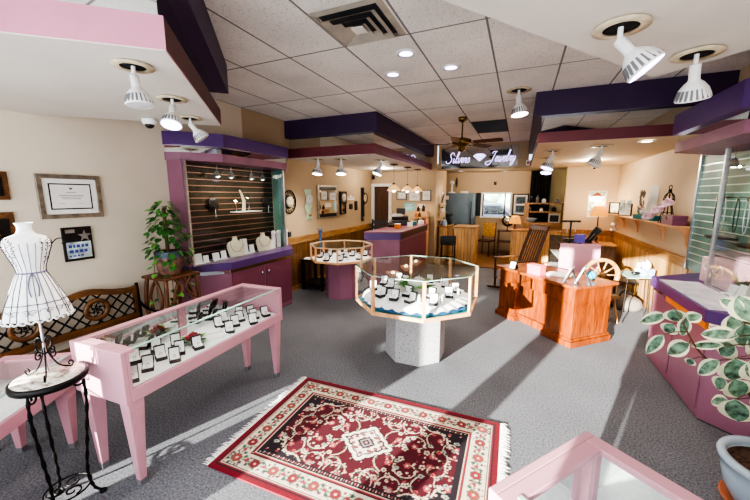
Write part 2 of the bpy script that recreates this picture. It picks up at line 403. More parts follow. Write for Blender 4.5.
# ------------------------------------------------------------------ street seen through the rear window
struct('ground_outside', MB().bb(-9, 7, 11.9, 26, -.2, .0), pm('asphalt', (120, 122, 128), .9, emit=.25))  # asphalt glows faintly in place of daylight
hd = MB()
for i in range(60):
    hd.ball((random.uniform(-7, 5), random.uniform(21, 22), random.uniform(.3, 2.6)), random.uniform(.4, .8), n=8)
tag(hd.build('hedge', pm('hazy hedge', (150, 172, 150), .9, var=.2, scale=3, emit=.5)), 'pale green hedge across the street through the rear window', 'hedge', kind='stuff')  # daylight on the hedge put into its colour as a glow
cr = thing('car', 'white and blue car parked outside beyond the rear kitchen window', 'car', (-1.6, 16.5, 0))
prof = [(-2.1, .35), (-2.1, .85), (-1.3, 1.0), (-.7, 1.48), (.8, 1.5), (1.5, 1.05), (2.1, .9), (2.1, .35)]
mb = MB(); n = len(prof)
mb.add([(x, -.85, z) for x, z in prof]+[(x, .85, z) for x, z in prof], [list(range(n)), list(range(2*n-1, n-1, -1))]+[(i, n+i, n+(i+1) % n, (i+1) % n) for i in range(n)])
mb.build('body', pm('car paint', (180, 188, 214), .3, emit=.35), cr, .06)  # body colour glows a little to stand in for daylight
MB().quad((-.62, -.86, 1.05), (.05, -.86, 1.05), (.05, -.86, 1.4), (-.55, -.86, 1.4)).quad((.12, -.86, 1.05), (1.2, -.86, 1.05), (.8, -.86, 1.42), (.12, -.86, 1.42)).build('side_window', M['darkgrey'], cr)
for x in (-1.35, 1.35): MB().lathe([(.05, -.1), (.33, -.1), (.33, .1), (.05, .1)], (x, -.82, .33), 20, Q=Matrix.Rotation(pi/2, 3, 'X')).build('wheel', M['blackmatte'], cr)

# ================================================================== SOFFITS
def inset(poly, d):
    """move every edge of a counter-clockwise polygon outwards by d"""
    n = len(poly); out = []
    for i in range(n):
        p0, p1, p2 = Vector(poly[i-1]), Vector(poly[i]), Vector(poly[(i+1) % n])
        e1 = (p1-p0).normalized(); e2 = (p2-p1).normalized()
        n1 = Vector((e1.y, -e1.x)); n2 = Vector((e2.y, -e2.x))
        k = (n1+n2)/(1+n1.dot(n2))
        out.append(tuple(p1+k*d))
    return out
def soffit(name, label, poly, zs, over, low, high, under, cat='soffit', wall=None):
    z0, z1, z2, z3 = zs
    o = thing(name, label, cat)
    clampx = lambda P: [(min(XR-.002, max(XL+.002, x)), y) for x, y in P]
    lb = MB().prism(clampx(poly), z0+.006, z1)
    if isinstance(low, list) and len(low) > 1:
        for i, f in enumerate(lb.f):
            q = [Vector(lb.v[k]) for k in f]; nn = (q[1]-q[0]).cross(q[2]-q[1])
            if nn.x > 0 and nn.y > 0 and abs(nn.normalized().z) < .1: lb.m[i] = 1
    lb.build('lower_band', low, o)
    MB().prism(clampx(inset(poly, -.004)), z0, z0+.006).build('underside', under, o)
    MB().prism(clampx(inset(poly, -.03)), z1, z2).build('mirror_strip', M['mirror'], o)
    MB().prism(clampx(inset(poly, over)), z2, z3).build('upper_band', high, o)
    return o
soffit('ceiling_soffit', 'pink and purple angled soffit over the long pink case', [(-1.66, 1.23), (-2.87, 2.66), (-4, 1.64), (-4, -.78)], (2.56, 2.72, 2.9, 3.178), .08, [M['pink_paint'], pm('brown maroon', (92, 52, 54), .5)], M['deep_purple'], M['soffit_white'])  # second lower colour is the pink with shade painted in
soffit('ceiling_soffit', 'white angled soffit with two big flood bulbs above the near counter', [(2.05, .0), (2.05, 1.28), (.69, 2.66), (-.5, 1.1), (.75, .0)], (2.56, 2.72, 2.9, 3.178), .06, M['maroon'], M['deep_purple'], M['soffit_white'])
soffit('ceiling_soffit', 'purple and maroon soffit above the reception counter and wall clocks', [(-4, 5.17), (-2.24, 5.17), (-2.24, 8.99), (-4, 8.99)], (2.53, 2.7, 2.88, 3.178), .05, M['maroon'], M['deep_purple'], M['soffit_white'])
soffit('ceiling_soffit', 'purple and red soffit above the wooden desk and rear corner', [(.16, 5.1), (2.055, 5.1), (2.055, 9.4), (.16, 9.4)], (2.54, 2.68, 2.88, 3.178), .06, M['maroon'], M['deep_purple'], M['tan'])

# ================================================================== WALL CABINETS
def wall_cabinet(side, label, xw, xf, y0, y1, zl, zv, glassx, slat, rail, doors, g0, g1):
    """side +1: against the left wall (front faces +x); -1: against the right wall"""
    s = side; o = thing('display_cabinet', label, 'cabinet', (xw, (y0+y1)/2, 0))
    W = abs(xf-xw); L = y1-y0; h = L/2; f = .42*W/.5
    def plan(d, e=0):   # d: front depth
        c = f
        p = [(0, -h-.46-e), (.16, -h-.37-e), (d, -h-e*.4), (d, h+e*.4), (.16, h+.37+e), (0, h+.46+e)]
        p = [(s*x+s*.003, y) for x, y in p]
        return p if s > 0 else p[::-1]
    MB().prism(plan(W-.05), .012, zl-.1).build('base', M['mauve'], o)
    MB().prism(plan(W-.06), .0, .012).build('toe_kick', M['darkgrey'], o)
    MB().prism(plan(W-.035, .005), zl-.15, zl-.1).build('mirror_band', M['mirror'], o)
    MB().prism(plan(W, .02), zl-.1, zl).build('counter_top', M['purple'], o, .004)
    fx = s*(W-.05)
    if doors:
        MB().bb(fx, fx+s*.02, -h+.0, h, zl-.15, zl-.1).build('brass_trim', M['gold'], o)
        for k in range(2):
            a, b_ = (-h+.02+k*h, -h+h-.005+k*h)
            dr = MB().bb(fx, fx+s*.014, a+.01, b_, .08, zl-.16).build('door', M['plum'], o)
            MB().ball((fx+s*.03, -.07+.14*k, zl-.27), .02, sc=(1, .6, 1.8)).build('handle', M['chrome'], dr)
    else:
        st = MB().bb(fx, fx+s*.035, -h+.02, .35*h, zl-.165, zl-.1).build('copper_strip', M['orange_strip'], o)
        for k in range(2):
            a, b_ = (-h+.02+k*h, -h+h-.005+k*h)
            MB().bb(fx, fx+s*.012, a+.01, b_, .08, zl-.17).build('door', M['mauve'], o)
    if not doors: MB().bb(s*(W-.02), s*(abs(glassx-xw)+.01), -h+.02, h*.75, zl, zl+.006).build('glass_mat', pm('frosted mat', (226, 224, 238), .15), o)  # pale sheet added to paint the sun glare on the counter top
    # slat wall
    g = abs(glassx-xw); cy = (y0+y1)/2; ya, yb = g0-cy, g1-cy
    yS = 5.46-cy if s < 0 else yb
    mb_ = MB().bb(s*.004, s*.03, ya, yS, zl if s > 0 else zl-.02, zv+.04*(s < 0))
    mb_.build('slat_panel', slat, o)
    mb = MB(); z = zl+.1
    while z < zv-.03: mb.bb(s*.03, s*.037, ya, yS, z, z+.011); z += .083
    mb.build('slat_rails', rail, o)
    # glass front with metal posts and end panels
    MB().bb(s*(g-.004), s*g, ya, yb, zl, zv).build('glass_front', M['glass'], o)
    mb = MB()
    for y in (ya, yb): MB().bb(s*(g-.03), s*(g+.004), y-.014, y+.014, zl+.016, zv).build('metal_post', M['alu'], o)
    mb.bb(s*(g-.015), s*(g+.004), ya, yb, zl, zl+.015)
    mb.build('metal_sill', M['alu'], o)
    if s < 0: MB().bb(s*.004, s*.05, yS, yS+.03, zl-.02, zv+.04).build('metal_post', M['alu'], o)
    if s > 0: MB().bb(s*.004, s*(g-.02), ya-.034, ya-.014, zl, zv).build('end_panel', M['mauve'], o); MB().bb(s*.04, s*(g-.03), yb, yb+.008, zl, zv).build('end_glass', M['slat_teal'], o)  # opaque teal end paints in the reflection of the side glass
    else: MB().bb(s*.004, s*(g-.032), yb, yb+.006, zl, zv).build('end_glass', M['glass'], o)
    # valance
    vd = .02
    MB().prism(plan(W-.045, -.01), zv, zv+.1).build('valance_lower', M['mauve'], o)
    MB().prism(plan(W-.06, -.02), zv+.1, zv+.18).build('valance_mirror', M['mirror'], o)
    MB().prism(plan(W-.01, .0), zv+.18, zv+.34 if s > 0 else zv+.38).build('valance_upper', M['purple'], o)
    return o
wall_cabinet(1, 'purple wall display cabinet with dark slatted back and two plum doors', -4.0, -3.5, 3.26, 4.56, .97, 2.28, -3.72, M['slat_dark'], M['slat_rail'], True, 2.86, 4.68)
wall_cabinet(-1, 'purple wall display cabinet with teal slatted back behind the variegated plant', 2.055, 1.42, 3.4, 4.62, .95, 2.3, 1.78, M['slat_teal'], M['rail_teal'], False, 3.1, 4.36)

# ================================================================== PINK GLASS CASES
def pink_case(name, label, loc, rz, L, W, mullion=0, z0=.6, z1=.94, fr=0):
    o = thing(name, label, 'display case', loc, rz)
    x, y, zs, zd, zd2 = W/2, L/2, z0+.085, z0+.06, z0+.072
    mb = MB()
    mb.bb(-x, x, -y, -y+.03, z0, z1).bb(-x, x, y-.03, y, z0, z1)          # solid ends
    mb.bb(x-.03, x, -y+.03, y-.03, z0, zs).bb(-x, -x+.03, -y+.03, y-.03, z0, zs)
    mb.bb(-x+.03, x-.03, -y+.03, y-.03, z0+.02, zd)
    mb.bb(-x, -x+.06, -y+.03, y-.03, z1-.025, z1).bb(-x+.06, x, -y+.03, -y+.085, z1-.025, z1).bb(-x+.06, x, y-.085, y-.03, z1-.025, z1)
    for q in (-y+.03, y-.05): mb.bb(x-.02, x, q, q+.02, zs, z1-.025)
    if fr: mb.bb(x-.045, x+.002, -y+.085, y-.085, z1-.025, z1+.004)
    mb.build('frame', M['case_pink'], o, .004)
    MB().bb(-x+.03, x-.03, -y+.03, y-.03, zd, zd2).build('deck', M['velvet'], o)
    MB().bb(-x+.03, -x+.036, -y+.03, y-.03, zd2, z1-.025).build('mirror_back', M['mirror'], o)
    MB().bb(x-.014, x-.008, -y+.05, y-.05, zs, z1-.006).build('front_glass', M['glass'], o)
    MB().bb(-x+.06, x-.0, -y+.085, y-.085, z1-.008, z1-.002).build('top_glass', M['glass'], o)
    MB().bb(x-.016-.05*fr, x+.002-.05*fr, -y+.07, y-.07, z1-.004, z1+.003).build('edge_strip', M['glass_edge'], o)
    if fr:
        for q in (-y+.03, y-.036): MB().bb(-x+.036, x-.03, q, q+.006, zd2, z1-.025).build('mirror_end', M['mirror'], o)
        for q in (-y+.036, y-.066): MB().bb(-x+.036, -x+.07, q, q+.03, zd2, z1-.025).build('corner_post', M['case_pink'], o)
    if mullion: MB().bb(-x+.037, -x+.05, -.03, .03, zd2, z1-.025).build('mullion', M['case_pink'], o)
    for sx in (-1, 1):
        for sy in (-1, 1):
            lg = MB(); a, c = sx*(x-.055), sy*(y-.065)
            lg.frust((a-sx*.0, c, .04), (.04, .044), (a, c, z0), (.085, .1))
            l = lg.build('leg', M['case_pink'], o, .004)
            MB().frust((a, c, 0), (.036, .04), (a, c, .04), (.042, .046)).build('foot_cap', M['grey'], l)
            pn = MB().frust((a+sx*.023, c, .14), (.004, .022), (a+sx*.042, c, z0-.06), (.004, .06)).build('raised_panel', M['case_pink'], l)
    return o
case1 = pink_case('display_case', 'long pink glass display case of black ring boxes beside the rug', (-2.37, 1.835, 0), R(2.5), 1.53, .49, 1)
case2 = pink_case('display_case', 'pink display case cut off behind the marble topped iron stand', (-2.744, .471, 0), R(31), 1.5, .45, 0, .48, .72)
case3 = pink_case('display_case', 'pink glass case at the near corner of the rug, seen from above', (.7225, .742, 0), R(232.3), 1.5, .54, 1, fr=1)

# ================================================================== OCTAGONAL CASES
def octagon(r, a0=22.5): return [(r*math.cos(R(a0+45*k)), r*math.sin(R(a0+45*k))) for k in range(8)]
def oct_case(label, loc, Rr, zb, zt, rp, pmat, top_trim, inner, wd):
    o = thing('octagonal_case', label, 'display case', loc)
    MB().prism(octagon(rp), 0, zb).build('pedestal', pmat, o, .006)
    MB().prism(octagon(Rr-.01), zb, zb+.02).build('base', wd, o)
    P = octagon(Rr); Q = octagon(Rr-.025)
    mb = MB(); tt = MB()
    for i in range(8):
        a, b_, c, d_ = P[i], P[(i+1) % 8], Q[(i+1) % 8], Q[i]
        mb.add([(a[0], a[1], zb), (b_[0], b_[1], zb), (c[0], c[1], zb), (d_[0], d_[1], zb), (a[0], a[1], zb+.035), (b_[0], b_[1], zb+.035), (c[0], c[1], zb+.035), (d_[0], d_[1], zb+.035)],
               [(3, 2, 1, 0), (4, 5, 6, 7), (0, 1, 5, 4), (2, 3, 7, 6)])
        if top_trim:
            tt.add([(a[0], a[1], zt-.022), (b_[0], b_[1], zt-.022), (c[0], c[1], zt-.022), (d_[0], d_[1], zt-.022), (a[0], a[1], zt), (b_[0], b_[1], zt), (c[0], c[1], zt), (d_[0], d_[1], zt)],
                   [(3, 2, 1, 0), (4, 5, 6, 7), (0, 1, 5, 4), (2, 3, 7, 6)])
    mb.build('wood_trim', wd, o)
    if top_trim: tt.build('top_trim', wd, o)
    for i in range(8):
        a = R(22.5+45*i); MB().box(((Rr-.016)*math.cos(a), (Rr-.016)*math.sin(a), (zb+.035+zt)/2), (.026, .03, zt-zb-.035), a).build('post', wd, o)
    mb = MB(); G = octagon(Rr-.02)
    for i in range(8):
        a, b_ = G[i], G[(i+1) % 8]; mb.quad((a[0], a[1], zb+.035), (b_[0], b_[1], zb+.035), (b_[0], b_[1], zt-.004), (a[0], a[1], zt-.004))
    mb.build('side_glass', M['glass'], o)
    MB().prism(octagon(Rr-.004), zt-.004, zt+.002).build('top_glass', M['glass'], o)
    mb = MB(); mb.tube([(p[0], p[1], zt) for p in octagon(Rr-.002)], .004, 6, closed=True); mb.build('glass_rim', M['glass_edge'], o)
    MB().prism(octagon(Rr-.035), zb+.02, zb+.03).build('deck', inner, o)
    return o
OC, OD = (-1.05, 3.63), (-2.98, 5.32)
oct1 = oct_case('large octagonal glass case on a speckled grey stone pedestal', (OC[0], OC[1], 0), .71, .645, 1.054, .35, M['terrazzo'], False, M['teal'], M['pale_wood'])
oct2 = oct_case('smaller octagonal wood trimmed case on a mauve pedestal by the reception counter', (OD[0], OD[1], 0), .58, .70, .98, .3, M['mauve'], True, M['velvet'], M['pale_wood'])
# ================================================================== RUG
def make_rug():
    a, b = .93, .612; nx, ny = 310, 204
    U, V = np.meshgrid(np.linspace(-a, a, nx+1), np.linspace(-b, b, ny+1))
    img = np.zeros((ny+1, nx+1, 3)); img[:] = (78, 12, 28)
    AU, AV = np.abs(U), np.abs(V)
    dE = np.minimum(a-AU, b-AV)
    rng = random.Random(3)
    def disc(x, y, r, c, sym=True, reg=None):
        X, Y = (AU, AV) if sym else (U, V)
        k = (X-x)**2+(Y-y)**2 < r*r
        if reg is not None: k &= reg
        img[k] = c
    def line(pts, w, c, sym=True, reg=None):
        for p, q in zip(pts[:-1], pts[1:]):
            n = max(2, int(math.dist(p, q)/.004))
            for i in range(n+1): disc(p[0]+(q[0]-p[0])*i/n, p[1]+(q[1]-p[1])*i/n, w, c, sym, reg)
    def flower(x, y, r, c1, c2, sym=True, reg=None, petals=6):
        for k in range(petals):
            t = 2*pi*k/petals; disc(x+.6*r*math.cos(t), y+.6*r*math.sin(t), r*.5, c1, sym, reg)
        disc(x, y, r*.36, c2, sym, reg)
    field = dE > .235
    # dark scalloped corners of the field
    fx, fy = a-.235, b-.235
    sc = .045*np.sin(AU*34)+.03*np.sin(AV*40)
    cor = (AU/fx*.62+AV/fy*.62+sc) > .93
    edge = ((AU/fx*.62+AV/fy*.62+sc) > .895) & ~cor
    img[cor & field] = (34, 24, 34); img[edge & field] = (214, 200, 180)
    # vines, sprays and blossoms over the field
    cream, rose, sage = (206, 192, 172), (160, 74, 78), (62, 80, 66)
    for x0, y0, sgn in ((.16, .27, 1), (.36, .12, -1), (.30, .30, 1), (.52, .06, 1), (.50, .24, -1), (.20, .10, 1), (.62, .17, -1), (.08, .32, -1)):
        p = []
        for i in range(16):
            t = i/15; rr = .105*(1-t*.75); an = sgn*(t*5.2)+x0*9
            p.append((x0+rr*math.cos(an), y0+rr*math.sin(an)))
        line(p, .0042, cream, True, field)
        flower(p[-1][0], p[-1][1], .024, rose, cream, True, field)
        for k in (4, 8, 11): disc(p[k][0]+.012, p[k][1]+.01, .0095, sage, True, field)
        for k in range(6): disc(x0+rng.uniform(-.1, .1), y0+rng.uniform(-.07, .07), .0085, cream if k % 2 else (206, 150, 140), True, field)
        for k in range(5):
            t = k*1.25; disc(x0+.09+.016*math.cos(t), y0-.05+.016*math.sin(t), .0075, cream, True, field)
    for k in range(26): flower(rng.uniform(.05, fx), rng.uniform(.03, fy), rng.choice((.012, .017)), rng.choice((cream, rose, (150, 160, 150))), (120, 30, 40), True, field, 5)
    for k in range(60): disc(rng.uniform(.02, fx), rng.uniform(.02, fy), .006, rng.choice(((34, 24, 34), sage, cream, rose)), True, field)
    for k in range(34):                                    # dark lappets round the edge of the field
        t = k/33
        for x, y in ((t*fx, fy-.012), (fx-.012, t*fy)): disc(x, y, .02, (34, 24, 34), True, field); disc(x, y, .008, cream if k % 2 else rose, True, field)
    # medallion
    q = AU/.205+AV/.185+.06*np.sin(AU*60)*np.sin(AV*60+1)
    img[q < 1.06] = (36, 26, 38); img[q < 1.0] = (226, 214, 198); img[q < .84] = (58, 46, 52); img[q < .76] = (224, 212, 196)
    for x, y in ((.05, .07), (.09, .035), (.12, .0), (0, .11), (.03, .035), (.075, .075)): disc(x, y, .015, (70, 58, 62), True); disc(x, y, .0075, (190, 90, 90), True)
    q2 = AU/.075+AV/.068; img[q2 < 1] = (44, 34, 44); img[q2 < .72] = (150, 140, 138); img[q2 < .45] = (50, 36, 46)
    disc(0, 0, .012, (210, 150, 140))
    # frame bands
    d = dE
    img[(d < .235) & (d >= .225)] = (40, 28, 36)
    img[(d < .225) & (d >= .205)] = (216, 202, 184)
    img[(d < .205) & (d >= .198)] = (58, 30, 38)
    band = (d < .198) & (d >= .068); img[band] = (206, 194, 174)
    img[(d < .068) & (d >= .061)] = (58, 30, 38); img[(d < .061) & (d >= .043)] = (210, 188, 170)
    img[(d < .043) & (d >= .036)] = (58, 26, 36); img[d < .036] = (112, 16, 34)
    s = 0
    for i in range(120):                                   # beads along the guard stripes
        t = i/119
        for dd, cc in ((.215, (150, 40, 50)), (.052, (120, 40, 50))):
            for y in (b-dd,): disc(t*(a-dd), y, .0062, cc)
            if t*(b-dd) < b: disc(a-dd, t*(b-dd), .0062, cc)
    bc = .133
    runs = [((x, b-bc), (1, 0)) for x in np.linspace(.0, a-bc, 6)]+[((a-bc, y), (0, 1)) for y in np.linspace(0, b-bc, 4)]
    for i in range(150):
        t = i/149
        for x, y in ((t*a, b-bc+.03*math.sin(t*38)), (a-bc+.03*math.sin(t*30), t*b)): disc(x, y, .0045, (70, 84, 72), True, band)
    for i in range(90): q_ = rng.random(); x, y = ((q_*a, b-rng.uniform(.075, .19)) if i % 5 < 3 else (a-rng.uniform(.075, .19), q_*b)); disc(x, y, rng.choice((.006, .009)), rng.choice(((84, 98, 84), (150, 70, 70), (96, 60, 66), (120, 116, 104))), True, band)
    for i, ((x, y), t) in enumerate(runs):
        c1 = (132, 36, 46) if i % 2 == 0 else (150, 66, 62)
        flower(x, y, .037, (96, 84, 74), c1, True, band, 7); flower(x, y, .029, c1, (190, 130, 120), True, band, 7); disc(x, y, .008, cream, True, band)
        for sg in (-1, 1):
            lx, ly = x+t[0]*sg*.055, y+t[1]*sg*.055
            disc(lx+t[1]*.028*sg, ly+t[0]*.028*sg, .014, (64, 88, 74), True, band)
            disc(lx-t[1]*.03*sg, ly-t[0]*.03*sg, .011, (96, 70, 76), True, band)
            disc(lx-t[1]*.0, ly, .01, (116, 130, 118), True, band)
            disc(lx+t[0]*sg*.02, ly+t[1]*sg*.02, .012, (150, 62, 66), True, band)
    # knot-level irregularity
    nr = np.random.RandomState(1); img *= (1+nr.uniform(-.09, .09, img.shape[:2])[..., None])
    c = np.clip(img/255, 0, 1); c = np.where(c <= .04045, c/12.92, ((c+.055)/1.055)**2.4)
    me = bpy.data.meshes.new('rug')
    vs = np.stack([U, V, np.full_like(U, .011)], -1).reshape(-1, 3)
    W_ = nx+1
    fs = [(j*W_+i, j*W_+i+1, (j+1)*W_+i+1, (j+1)*W_+i) for j in range(ny) for i in range(nx)]
    base = len(vs)
    rim = [(-a, -b, 0), (a, -b, 0), (a, b, 0), (-a, b, 0)]
    k = [0, nx, (ny+1)*W_-1, ny*W_]
    fs += [(base+i, base+(i+1) % 4, k[(i+1) % 4], k[i]) for i in range(4)]
    me.from_pydata([tuple(v) for v in vs]+rim, [], fs)
    at_ = me.color_attributes.new('weave', 'FLOAT_COLOR', 'POINT')
    cc = np.ones((len(vs)+4, 4)); cc[:len(vs), :3] = c.reshape(-1, 3); cc[len(vs):, :3] = (.25, .01, .03)
    at_.data.foreach_set('color', cc.ravel())
    m, nt, bs = newmat('rug pile')
    vc = N(nt, 'ShaderNodeVertexColor'); vc.layer_name = 'weave'
    nt.links.new(vc.outputs[0], bs.inputs['Base Color']); bs.inputs['Roughness'].default_value = .95
    nz = N(nt, 'ShaderNodeTexNoise', Scale=260.0); nt.links.new(coords(nt), nz.inputs['Vector'])
    bp = N(nt, 'ShaderNodeBump', Strength=.4, Distance=.003); nt.links.new(nz.outputs[0], bp.inputs['Height']); nt.links.new(bp.outputs[0], bs.inputs['Normal'])
    me.materials.append(m)
    o = bpy.data.objects.new('rug', me); COL.objects.link(o)
    o.location = (-.955, 2.04, 0); o.rotation_euler = (0, 0, R(1.2))
    tag(o, 'red and cream floral oriental rug with white fringed ends on the grey carpet', 'rug')
    for sg in (-1, 1):
        f = MB(); y = -b+.004
        while y < b:
            L = random.uniform(.05, .085); dy = random.uniform(-.016, .016)
            f.add([(sg*a, y-.004, .01), (sg*a, y+.004, .01), (sg*(a+L*.6), y+dy*.5+.004, .012), (sg*(a+L), y+dy, .004), (sg*(a+L*.6), y+dy*.5-.004, .012)], [(0, 1, 2, 3, 4)] if sg < 0 else [(4, 3, 2, 1, 0)])
            y += .0085
        f.build('fringe', M['paper'], o)
make_rug()

# ================================================================== IRON STAND WITH MARBLE TOP
sx, sy = -2.40, .875
st = thing('plant_stand', 'black twisted iron stand with a round marble mosaic top', 'stand', (sx, sy, 0))
st.scale = (.95, .95, 1.09)
MB().lathe([(.0, .755), (.165, .755), (.165, .772), (0, .772)], n=40).build('marble_top', M['marble'], st)
MB().lathe([(.162, .738), (.176, .738), (.18, .75), (.178, .768), (.165, .772), (.162, .75)], n=40).build('iron_rim', M['iron'], st)
for k in range(3):
    a = R(-62+120*k); ca, sa = math.cos(a), math.sin(a)
    pts = spline([(.145*ca, .145*sa, .74), (.15*ca, .15*sa, .6), (.125*ca, .125*sa, .36), (.105*ca, .105*sa, .16), (.125*ca, .125*sa, .05), (.165*ca, .165*sa, .012)], 14)
    l = MB(); l.tube(pts, .0075, 8)
    for ph in (0, pi):
        hel = []
        for i, p in enumerate(pts[4:60]):
            t = i*.55+ph; hel.append(Vector(p)+Vector((math.cos(t)*.0065, math.sin(t)*.0065, 0)))
        l.tube(hel, .0045, 6)
    lo = l.build('leg', M['iron'], st)
    s_ = MB(); s_.M = Matrix.Rotation(a, 4, 'Z'); s_.tube(spiral((.118, 0, .705), .032, .007, R(70), R(-380), 24), [.006]*24+[.008], 6)
    s_.tube([(.145, 0, .735), (.13, 0, .735)], .006, 6); s_.build('scroll', M['iron'], st)
    f = MB(); f.lathe([(.0, 0), (.02, 0), (.022, .008), (.012, .016), (0, .018)], (.165*ca, .165*sa, 0), 12); f.build('foot', M['iron'], st)
rg = MB(); rg.tube([(.115*math.cos(t*2*pi/30), .115*math.sin(t*2*pi/30), .1) for t in range(30)], .005, 6, closed=True)
for k in range(3):
    rg.M = Matrix.Rotation(R(-2+120*k), 4, 'Z'); rg.tube(spiral((.052, .0, .1), .05, .01, R(0), R(420), 28, 'xy'), .0045, 6)
rg.build('stretcher_ring', M['iron'], st)

# ================================================================== WIRE DRESS FORM
df = thing('dress_form', 'small white lace dress form on a scrolled iron base atop marble stand', 'mannequin', (sx, sy, .843), R(70))
df.scale = (.95,)*3
Z0 = .34
prof = [(.128, .07), (.122, .1), (.108, .15), (.088, .215), (.066, .275), (.052, .305), (.056, .335), (.074, .395), (.086, .435), (.088, .462), (.072, .487), (.036, .503), (.027, .52), (.026, .54), (.034, .56)]
def dress_pt(i, j, n, sc=1.0):
    r, z = prof[i]; a = 2*pi*j/n
    fl = 1+(.05*math.cos(a*9) if z < .2 else 0)
    return Vector((r*sc*fl*math.cos(a)*(1.0), r*sc*fl*math.sin(a)*.78, z+Z0-.07-.21))
n = 40; DM = Matrix.Translation((0, 0, .375)) @ Matrix.Diagonal((1.14, 1.14, 1.1, 1)) @ Matrix.Translation((0, 0, -(Z0-.21)))
b_ = MB(); b_.M = DM
vs = [dress_pt(i, j, n) for i in range(len(prof)) for j in range(n)]
b_.add(vs, [(i*n+j, i*n+(j+1) % n, (i+1)*n+(j+1) % n, (i+1)*n+j) for i in range(len(prof)-1) for j in range(n)], 0, True)
body = b_.build('body', M['velvet'], df)
w = MB(); w.M = DM
for j in range(0, 40, 2): w.tube([dress_pt(i, j, 40, 1.015) for i in range(0, 6)], .0016, 5)
for j in range(0, 40, 2): w.tube([dress_pt(i, j, 40, 1.02) for i in range(5, 10)], .001, 4)
for i in (0, 2): w.tube([dress_pt(i, j, 40, 1.02) for j in range(40)], .002, 5, closed=True)
for k in range(12):
    for sg in (-1, 1):
        a = 2*pi*k/12
        sp_ = spiral((0, 0, 0), .016, .003, R(-90), R(-90+sg*420), 18)
        c = Vector((.121*math.cos(a+sg*.13), .121*.78*math.sin(a+sg*.13), Z0-.28+.115))
        tn = Vector((-math.sin(a), .78*math.cos(a), 0)).normalized()
        w.tube([c+tn*p.x*1.2+Vector((0, 0, p.z)) for p in sp_], .0013, 4)
w.build('wire_cage', M['black'], df)
dt = MB(); dt.M = DM
for k in range(330):
    i = random.uniform(6.2, 9.9); f = i-int(i); j = random.uniform(0, 40)
    p = dress_pt(int(i), j, 40, 1.012).lerp(dress_pt(int(i)+1, j, 40, 1.012), f)
    if p.y > 0 or abs(p.x) > .045: dt.ball(tuple(p), .0028, n=6)
dt.build('lace_dots', M['black'], df)
lc = None                                          # ruffles at neckline, waist and hem
for z, r, am, nn in ((.285, .037, .006, 14), (.064, .13, .006, 26)):
    pts = [(r*(1+am/r*math.sin(t*nn*2*pi/120))*math.cos(2*pi*t/120), .8*r*(1+am/r*math.sin(t*nn*2*pi/120))*math.sin(2*pi*t/120), z+Z0-.28+.008*math.sin(t*nn*2*pi/120+1)) for t in range(120)]
    lc = MB(); lc.M = DM; lc.tube(pts, .005, 5, closed=True); lc.build('ruffle', M['velvet'], df)
bw = MB(); bw.M = DM; bw.tube([(p.x*1.04, p.y*1.04, p.z) for p in [dress_pt(5, j, 40, 1.0) for j in range(40)]], .004, 6, closed=True)
for dx in (-.012, .01): bw.tube(spline([(0, -.046, Z0+.025), (dx, -.055, Z0+.0), (dx*1.6, -.07, Z0-.05), (dx*1.2, -.085, Z0-.09)], 5), .003, 5)
bw.build('waist_ribbon', pm('slate ribbon', (92, 96, 122), .5), df)
for sg in (-1, 1):
    h = MB(); h.M = DM; h.tube(spline([(sg*.085, 0, Z0+.16), (sg*.105, 0, Z0+.185), (sg*.125, 0, Z0+.19), (sg*.138, 0, Z0+.175), (sg*.134, 0, Z0+.16), (sg*.124, 0, Z0+.163)], 6), .0028, 6)
    h.build('shoulder_hook', M['iron'], df)
MB().lathe([(.007, .03), (.007, .42)], n=10).build('pole', M['alu'], df)
bs = MB()
for k in range(3):
    bs.M = Matrix.Diagonal((1.15, 1.15, 1.4, 1)) @ Matrix.Rotation(R(20+120*k), 4, 'Z')
    bs.tube(spline([(.006, 0, .13), (.02, 0, .08), (.05, 0, .03), (.09, 0, .008)], 7)+spiral((.094, 0, .022), .016, .005, R(-100), R(260), 16), .0038, 6)
for k in range(4):
    bs.M = Matrix.Diagonal((1.2, 1.2, 1.4, 1)) @ Matrix.Rotation(R(45+90*k), 4, 'Z'); bs.tube(spline([(.004, 0, .1), (.03, 0, .12), (.04, 0, .155), (.02, 0, .17), (.008, 0, .15)], 6), .0035, 6)
    bs.tube(spiral((.034, 0, .1), .02, .004, R(90), R(-300), 16), .0032, 6)
bs.build('scrolled_base', M['iron'], df)

# ================================================================== GARDEN BENCH
bn = thing('garden_bench', 'wood and black iron lattice bench against the cream wall', 'bench', (-3.78, 1.58, 0))
def crest(y): return .86+.075*math.exp(-((abs(y)-.2)/.22)**2)
hl = .66
mb = MB(); K = 24
for i in range(K):
    y0, y1 = -hl+2*hl*i/K, -hl+2*hl*(i+1)/K
    for _ in (0,):
        a0, a1 = crest(y0), crest(y1)
        mb.add([(-.12, y0, a0-.06), (-.12, y1, a1-.06), (-.12, y1, a1), (-.12, y0, a0), (-.085, y0, a0-.06), (-.085, y1, a1-.06), (-.085, y1, a1), (-.085, y0, a0)],
               [(0, 1, 2, 3), (7, 6, 5, 4), (3, 2, 6, 7), (4, 5, 1, 0)]+([(0, 3, 7, 4)] if i == 0 else [])+([(1, 5, 6, 2)] if i == K-1 else []))
mb.build('crest_rail', M['bench_wood'], bn)
MB().bb(-.11, -.075, -hl, hl, .5, .565).build('lower_rail', M['bench_wood'], bn)
